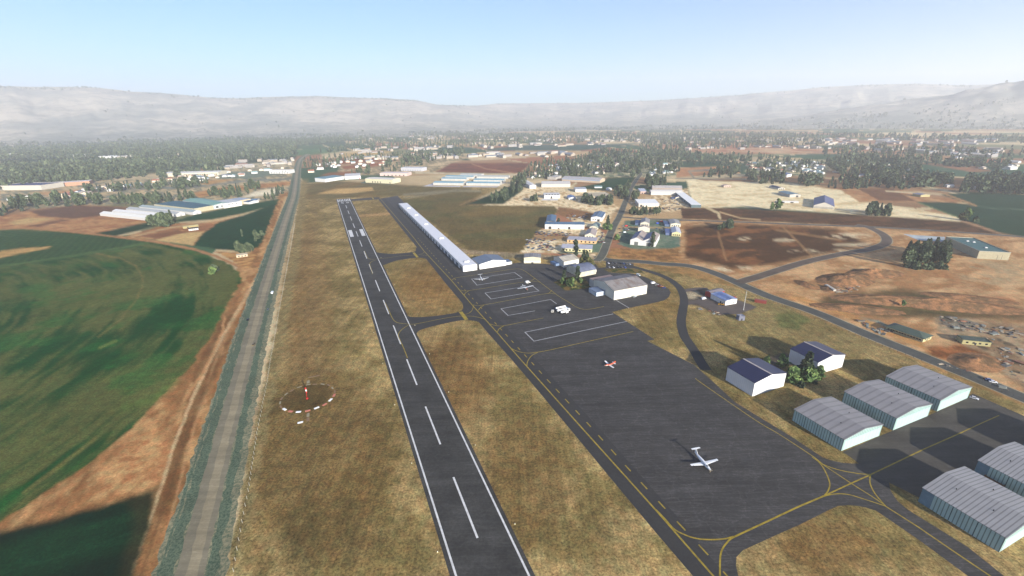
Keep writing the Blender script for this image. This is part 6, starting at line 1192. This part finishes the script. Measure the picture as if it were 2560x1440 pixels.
one('small dark bush alone on the dark ridge of the quarry ground', q5(1655, 615)[0], 7, 'euc'); one('lone dark tree growing in the green pivot field', qW(1790, 425)[0], 10, 'round'); one('lone shrub at the edge of the green pivot field', qW(1800, 400)[0], 8, 'bush'); one('small tree standing in the grass beyond the runway', qI(0, 0)[0], .01, 'bush') if False else None
clump('dark tall tree in the dense clump before the teal roofed warehouse', 'tree clump before the teal roofed warehouse', qP(2243, 655, 2270, 640, 2330, 636, 2366, 640, 2366, 668, 2300, 672, 2262, 668), 34, 17, 25, ['euc', 'euc', 'cone'], 3.5)
clump('bush in the line at the front of the warehouse tree clump', 'bushes before the warehouse tree clump', qP(2246, 664, 2300, 676, 2366, 674, 2366, 668, 2300, 670), 12, 5, 9, ['bush', 'round'], 3)
clump('tree in the isolated clump on the sand above the brown strip', 'clump on the sand above the brown strip', qF(240, 800, 400, 760, 560, 770, 640, 800, 600, 826, 380, 826), 13, 11, 24, ['euc', 'cone', 'round'], 5)
clump('scrubby bush tree in the burnt brown field', 'scrub in the burnt brown field', qE(490, 930, 690, 930, 700, 905, 540, 905), 8, 8, 15, ['euc', 'round'], 4)
clump('tree in the bushy plot beside the cross road', 'bushy plot beside the cross road', qC(1545, 290, 1900, 295, 2060, 285, 2050, 262, 1800, 255, 1600, 262), 22, 9, 17, ['round', 'euc', 'euc'], 5)
clump('garden tree in front of the big beige roofed block', 'garden trees before the beige block', qD(940, 740, 1060, 770, 1340, 765, 1350, 725, 1070, 735, 950, 700), 22, 10, 20, ['cone', 'round', 'euc'], 5)
clump('garden tree between the beige block and the lane', 'garden trees between the beige block and the lane', qD(1350, 640, 1480, 700, 1560, 600, 1560, 500, 1400, 600), 26, 11, 20, ['cone', 'round', 'euc'], 5)
clump('tree in the line along the white lane wall', 'trees along the lane by the white barn', qD(1600, 700, 1660, 720, 1680, 640, 1630, 620), 6, 10, 17, ['round', 'euc'], 5)
clump('young tree in the group on the sand plot', 'group on the sand plot', qD(255, 720, 320, 720, 330, 690, 260, 690), 5, 12, 18, ['euc', 'round'], 4)
clump('dark tree beside the end of the white poultry barns', 'trees at the end of the poultry barns', qJ(2010, 670, 2160, 700, 2290, 660, 2330, 610, 2180, 610), 16, 13, 25, ['euc', 'cone', 'round'], 5)
clump('bushy tree beside the cream pump house', 'trees beside the pump house', qW(1985, 245, 2060, 255, 2150, 240, 2130, 215, 2000, 220), 9, 8, 15, ['euc', 'round'], 4)
clump('sparse dark tree in the green field beside the highway', 'trees in the dark field by the highway', qP(590, 600, 640, 606, 660, 586, 600, 584), 7, 6, 11, ['euc', 'round'], 6)
clump('tree in the dense row behind the brown field', 'tree row behind the brown field', qP(-20, 545, 90, 526, 185, 515, 250, 519, 330, 518, 420, 512, 500, 503, 470, 495, 330, 505, 190, 502, 90, 508, -20, 522), 66, 17, 31, ['euc', 'cone', 'euc', 'round'], 7)
clump('tree in the belt between the factories and the sand plot', 'belt behind the factory row', qI(640, 500, 900, 512, 1180, 500, 1300, 470, 1530, 380, 1350, 360, 1000, 450), 30, 13, 26, ['euc', 'cone', 'round'], 7)
clump('tree beside the highway opposite the airfield', 'highway side trees', qI(1510, 545, 1690, 560, 1690, 500, 1800, 410, 1740, 400, 1560, 490), 10, 14, 24, ['euc', 'cone'], 6)
clump('tree in the dark strip beside the airfield grass', 'dark tree strip beside the airfield', qP(1228, 506, 1258, 508, 1305, 478, 1320, 450, 1296, 448, 1262, 486), 40, 12, 25, ['cone', 'euc'], 6)
far = len(ALL)
V_ = ['euc', 'cone', 'cone', 'euc', 'column', 'round']
def forest(poly, n, h0=14, h1=24, dens=1.0): clump(None, None, poly, int(n * dens), h0 * .9, h1 * 1.08, V_)
forest(qP(-60, 482, 100, 468, 230, 458, 380, 440, 330, 432, 200, 440, -60, 462), 320); forest(qP(-80, 460, 200, 442, 420, 425, 560, 412, 520, 402, 300, 404, -80, 420), 1500, 16, 28); forest(qP(-80, 402, 300, 396, 560, 394, 740, 388, 740, 366, 300, 366, -80, 370), 3600, 18, 30); forest(qP(-80, 370, 300, 366, 740, 366, 900, 352, 500, 348, -80, 356), 2600, 20, 32)
forest(qP(520, 412, 730, 400, 735, 385, 560, 392), 130); forest(qP(380, 448, 560, 432, 560, 424, 400, 434), 110); forest(qP(200, 486, 480, 470, 470, 462, 220, 474), 60); forest(qP(440, 458, 520, 452, 520, 462, 440, 478), 24)
forest(qP(760, 432, 850, 428, 850, 392, 760, 400), 50, 14, 26); forest(qP(840, 408, 1060, 395, 1080, 382, 860, 392), 90); forest(qP(955, 432, 985, 432, 1090, 404, 1090, 390, 985, 400, 955, 415), 80, 14, 26); forest(qP(1095, 398, 1160, 396, 1160, 380, 1095, 382), 60, 18, 28); forest(qP(880, 440, 930, 436, 930, 425, 880, 428), 16)
forest(qP(1295, 455, 1345, 450, 1440, 444, 1580, 432, 1590, 408, 1560, 396, 1460, 398, 1380, 402, 1330, 415), 420, 12, 22); forest(qP(1440, 402, 1560, 398, 1620, 380, 1500, 380), 150); forest(qP(1575, 450, 1610, 430, 1660, 440, 1700, 436, 1702, 410, 1720, 380, 1600, 378, 1580, 410), 300, 13, 25); forest(qP(1610, 475, 1665, 470, 1665, 448, 1615, 452), 40, 12, 20)
forest(qP(1700, 412, 1860, 420, 1960, 428, 2040, 440, 2060, 412, 1900, 392, 1720, 385), 230, 12, 22); forest(qP(1752, 446, 1840, 445, 1850, 425, 1810, 424), 50, 14, 24); forest(qP(1870, 452, 1905, 462, 1960, 460, 1960, 445, 1890, 435, 1860, 440), 70, 14, 24); forest(qP(1990, 465, 2045, 468, 2050, 455, 2000, 445), 40, 14, 24)
forest(qP(2060, 472, 2180, 474, 2300, 474, 2295, 440, 2290, 408, 2130, 388, 2060, 410, 2100, 440), 470, 14, 25); forest(qP(2280, 470, 2380, 468, 2375, 452, 2290, 445), 90, 14, 26); forest(qP(2395, 482, 2470, 486, 2600, 490, 2600, 455, 2470, 450, 2410, 455), 190, 15, 26); forest(qP(2230, 404, 2420, 420, 2520, 430, 2520, 412, 2300, 400), 110)
forest(qP(2060, 395, 2600, 410, 2700, 386, 2200, 366, 2060, 372), 300, 14, 26); forest(qP(1180, 350, 2060, 346, 2600, 360, 2700, 345, 1700, 334, 1100, 338), 1700, 16, 28); forest(qP(500, 350, 1180, 356, 1190, 338, 500, 338), 900, 16, 28); forest(qP(-80, 350, 500, 345, 600, 335, -80, 338), 900, 18, 32); forest(qP(800, 382, 1450, 358, 1700, 356, 1700, 346, 900, 356), 500, 16, 30); forest(qP(1600, 378, 2060, 366, 2060, 346, 1600, 352), 500, 16, 28)
for (x, y) in qF(1640, 470, 1700, 430, 1900, 470, 2000, 480, 2400, 470, 2500, 490): ALL.append((*G((x, y))[:2], 15, 'euc', None, None))
# the 300 that show largest become things, the rest one woodland
siz = np.array([h / max(60, hypot(x, hypot(y, H))) if lb else 0 for (x, y, h, k, lb, g) in ALL]); order = np.argsort(-siz)
nind = min(300, int((siz > 0).sum())); ind = set(order[:nind].tolist())
rr_ = random.Random(3); TCACHE = {}
gcount = {}
for i in ind: gcount[ALL[i][5]] = gcount.get(ALL[i][5], 0) + 1
def place_tree(i):
    x, y, h, kd, lb, g = ALL[i]; sd_ = rr_.randrange(3); cm, tm = PRO[(kd, sd_, 'd') if g else (kd, sd_)]
    root = empty('bush' if kd == 'bush' else 'tree', (x, y, 0), rr_.random() * 6.28); root.scale = (h * rr_.uniform(.85, 1.2), h * rr_.uniform(.85, 1.2), h); root.empty_display_size = .1
    for nm, me in (('crown', cm), ('trunk', tm)): o = bpy.data.objects.new(nm, me); COL.objects.link(o); o.parent = root
    tag(root, lb, 'bush' if kd == 'bush' else 'tree', g)
for i in sorted(ind): place_tree(i)
vs = {0: [], 1: [], 2: []}; ts = {0: [], 1: [], 2: []}; LOW = {}
for ki, kd in enumerate(KINDS_):
    for s_ in range(4):
        for nn, sz in ((90, 1.7), (32, 2.6)): LOW[kd, s_, nn] = crown_arrays(kd, nn, 100 + ki * 9 + s_, sz)
rs = np.random.RandomState(21)
for i, (x, y, h, kd, lb, g) in enumerate(ALL):
    if i in ind: continue
    v, tn = LOW[kd, rs.randint(4), 90 if hypot(x, y) < 1900 else 32]; a = rs.rand() * 6.28; ca, sa = cos(a), sin(a); wd_ = h * rs.uniform(.55, 1.0)
    p = np.stack([(v[:, 0] * ca - v[:, 1] * sa) * wd_ + x, (v[:, 0] * sa + v[:, 1] * ca) * wd_ + y, v[:, 2] * h], -1); k = 0 if kd in ('cone', 'column') else 1
    vs[k].append(p); ts[k].append(np.clip(tn + rs.uniform(-.25, .2), 0, 1))
for (x, y, z) in HPTS:
    h = rs.uniform(12, 26); v, tn = LOW[['cone', 'euc', 'round'][rs.randint(3)], rs.randint(4), 32]; v = v[:48]; tn = tn[:12]
    vs[0].append(np.stack([v[:, 0] * h * 1.3 + x, v[:, 1] * h * 1.3 + y, v[:, 2] * h + z], -1)); ts[0].append(tn)
av = np.concatenate(vs[0] + vs[1]); at_ = np.concatenate(ts[0] + ts[1]); me = quads_mesh('woodland', av, at_, WOOD[0]); me.materials.append(WOOD[1])
n0 = sum(len(p) for p in vs[0]) // 4; mi = np.zeros(len(av) // 4, np.int32); mi[n0:] = 1; me.polygons.foreach_set('material_index', mi)
o = bpy.data.objects.new('woodland', me); COL.objects.link(o); tag(o, 'far woodland and village trees spread over the valley floor', 'woodland', None, 'stuff')

# ------------------------------------------------------------------ village houses among the trees
def house_mesh(wc_, rc, seed):
    r = random.Random(seed); W_, D_, h_ = r.uniform(12, 20), r.uniform(9, 12), r.uniform(3.2, 4.5); m = MB(); m.prism([(-D_ / 2, 0), (D_ / 2, 0), (D_ / 2, h_), (0, h_ + 2.4), (-D_ / 2, h_)], -W_ / 2, W_ / 2, 'x')
    e = .03; o = .5; m2 = MB(); m2.prism([(-D_ / 2 - o, h_ - o * .45 + e), (0, h_ + 2.4 + e), (D_ / 2 + o, h_ - o * .45 + e), (D_ / 2 + o, h_ - o * .45 + .3), (0, h_ + 2.7), (-D_ / 2 - o, h_ - o * .45 + .3)], -W_ / 2 - o, W_ / 2 + o, 'x')
    return m.mesh('wall', paint(wc_)), m2.mesh('roof', paint(rc))
HM = [house_mesh(a, b, i) for i, (a, b) in enumerate([((232, 228, 218), (214, 210, 204)), ((226, 214, 190), (172, 110, 86)), ((236, 234, 230), (120, 126, 136)), ((222, 206, 180), (190, 176, 160)), ((236, 236, 232), (150, 180, 178))])]
FH = [m for m in HM]
FARB = MB()
def far_buildings(poly, n, big):
    xs = [p[0] for p in poly]; ys = [p[1] for p in poly]; k = 0
    while k < n:
        p = (rs.uniform(min(xs), max(xs)), rs.uniform(min(ys), max(ys)))
        if sdist(poly, np.array([p[0]]), np.array([p[1]]))[0] < 0: continue
        g = G(p); a = -RWDIR + rs.choice([0, pi / 2]); L, W_, h_ = big * rs.uniform(14, 44), big * rs.uniform(9, 16), rs.uniform(5, 11); ca, sa = cos(a), sin(a); rot = lambda q: (g.x + q[0] * ca - q[1] * sa, g.y + q[0] * sa + q[1] * ca, q[2])
        m = MB(); m.prism([(-W_ / 2, 0), (W_ / 2, 0), (W_ / 2, h_), (0, h_ + W_ * .18), (-W_ / 2, h_)], -L / 2, L / 2, 'x'); r = rs.randint(3)
        FARB.add([rot(q) for q in m.v], m.f, r); m = MB(); m.prism([(-W_ / 2 - .5, h_ + .05), (0, h_ + W_ * .18 + .05), (W_ / 2 + .5, h_ + .05), (W_ / 2 + .5, h_ + .4), (0, h_ + W_ * .18 + .4), (-W_ / 2 - .5, h_ + .4)], -L / 2, L / 2, 'x'); FARB.add([rot(q) for q in m.v], m.f, 3 + rs.randint(4)); k += 1
def village(group, lb, poly, n, big=1.0):
    xs = [p[0] for p in poly]; ys = [p[1] for p in poly]; k = 0
    while k < n:
        p = (rs.uniform(min(xs), max(xs)), rs.uniform(min(ys), max(ys)))
        if sdist(poly, np.array([p[0]]), np.array([p[1]]))[0] < 0: continue
        g = G(p); wm, rm = HM[rs.randint(5)]; root = empty('house', (g.x, g.y, 0), -RWDIR + rs.choice([0, pi / 2]) + rs.normal(0, .08)); s_ = big * rs.uniform(.8, 1.3); root.scale = (s_, s_, s_ * .95)
        for nm, me in (('wall', wm), ('roof', rm)): o = bpy.data.objects.new(nm, me); COL.objects.link(o); o.parent = root
        tag(root, lb, 'house', group); k += 1
village('houses among the central village trees', 'small village house among the trees beyond the barns', qP(1320, 446, 1420, 440, 1580, 428, 1560, 400, 1400, 405, 1340, 415), 56); village('houses along the curving lane', 'small house beside the curving top of the lane', qP(1615, 438, 1690, 438, 1700, 412, 1640, 405), 24); village('houses before the right hand forest', 'small house in the cleared streets below the right hand forest', qP(1860, 424, 1980, 430, 2060, 440, 2060, 408, 1880, 398), 66); village('houses in the right hand forest', 'pale house showing through the right hand forest', qP(2070, 450, 2290, 450, 2280, 412, 2100, 400), 22)
village('houses of the left village', 'low pale building in the village left of the highway', qP(330, 470, 560, 448, 720, 420, 560, 428, 260, 470, 20, 500, 200, 495), 74, 1.2); village('houses right of the highway end', 'low building beyond the teal roofed factory', qP(770, 432, 900, 420, 1000, 408, 980, 395, 780, 410), 30, 1.3); village('farmsteads on the far right plain', 'white farm building among fields at the far right', qP(2200, 398, 2540, 432, 2540, 395, 2300, 380), 16, 1.4)
far_buildings(qP(1180, 395, 1420, 392, 1450, 380, 1180, 384), 26, 1.6); far_buildings(qP(100, 345, 1200, 352, 2400, 366, 2500, 352, 1400, 340, 300, 336), 260, 1.6); far_buildings(qP(850, 386, 1180, 372, 1600, 362, 1600, 352, 900, 362), 70, 1.5); far_buildings(qP(560, 425, 735, 412, 735, 398, 600, 404), 34, 1.2); far_buildings(qP(850, 405, 1160, 396, 1160, 384, 860, 390), 24, 1.4); far_buildings(qP(1700, 378, 2060, 372, 2300, 384, 2500, 395, 2500, 375, 1700, 364), 60, 1.3); far_buildings(qP(20, 400, 500, 398, 700, 380, 200, 380), 16, 1.6)
o = FARB.build('far_buildings', [paint(c) for c in ((190, 182, 168), (178, 164, 144), (160, 154, 148), (196, 192, 186), (166, 152, 136), (130, 140, 148), (150, 108, 90))]); tag(o, 'small pale buildings scattered over the far valley floor', 'buildings', None, 'stuff')
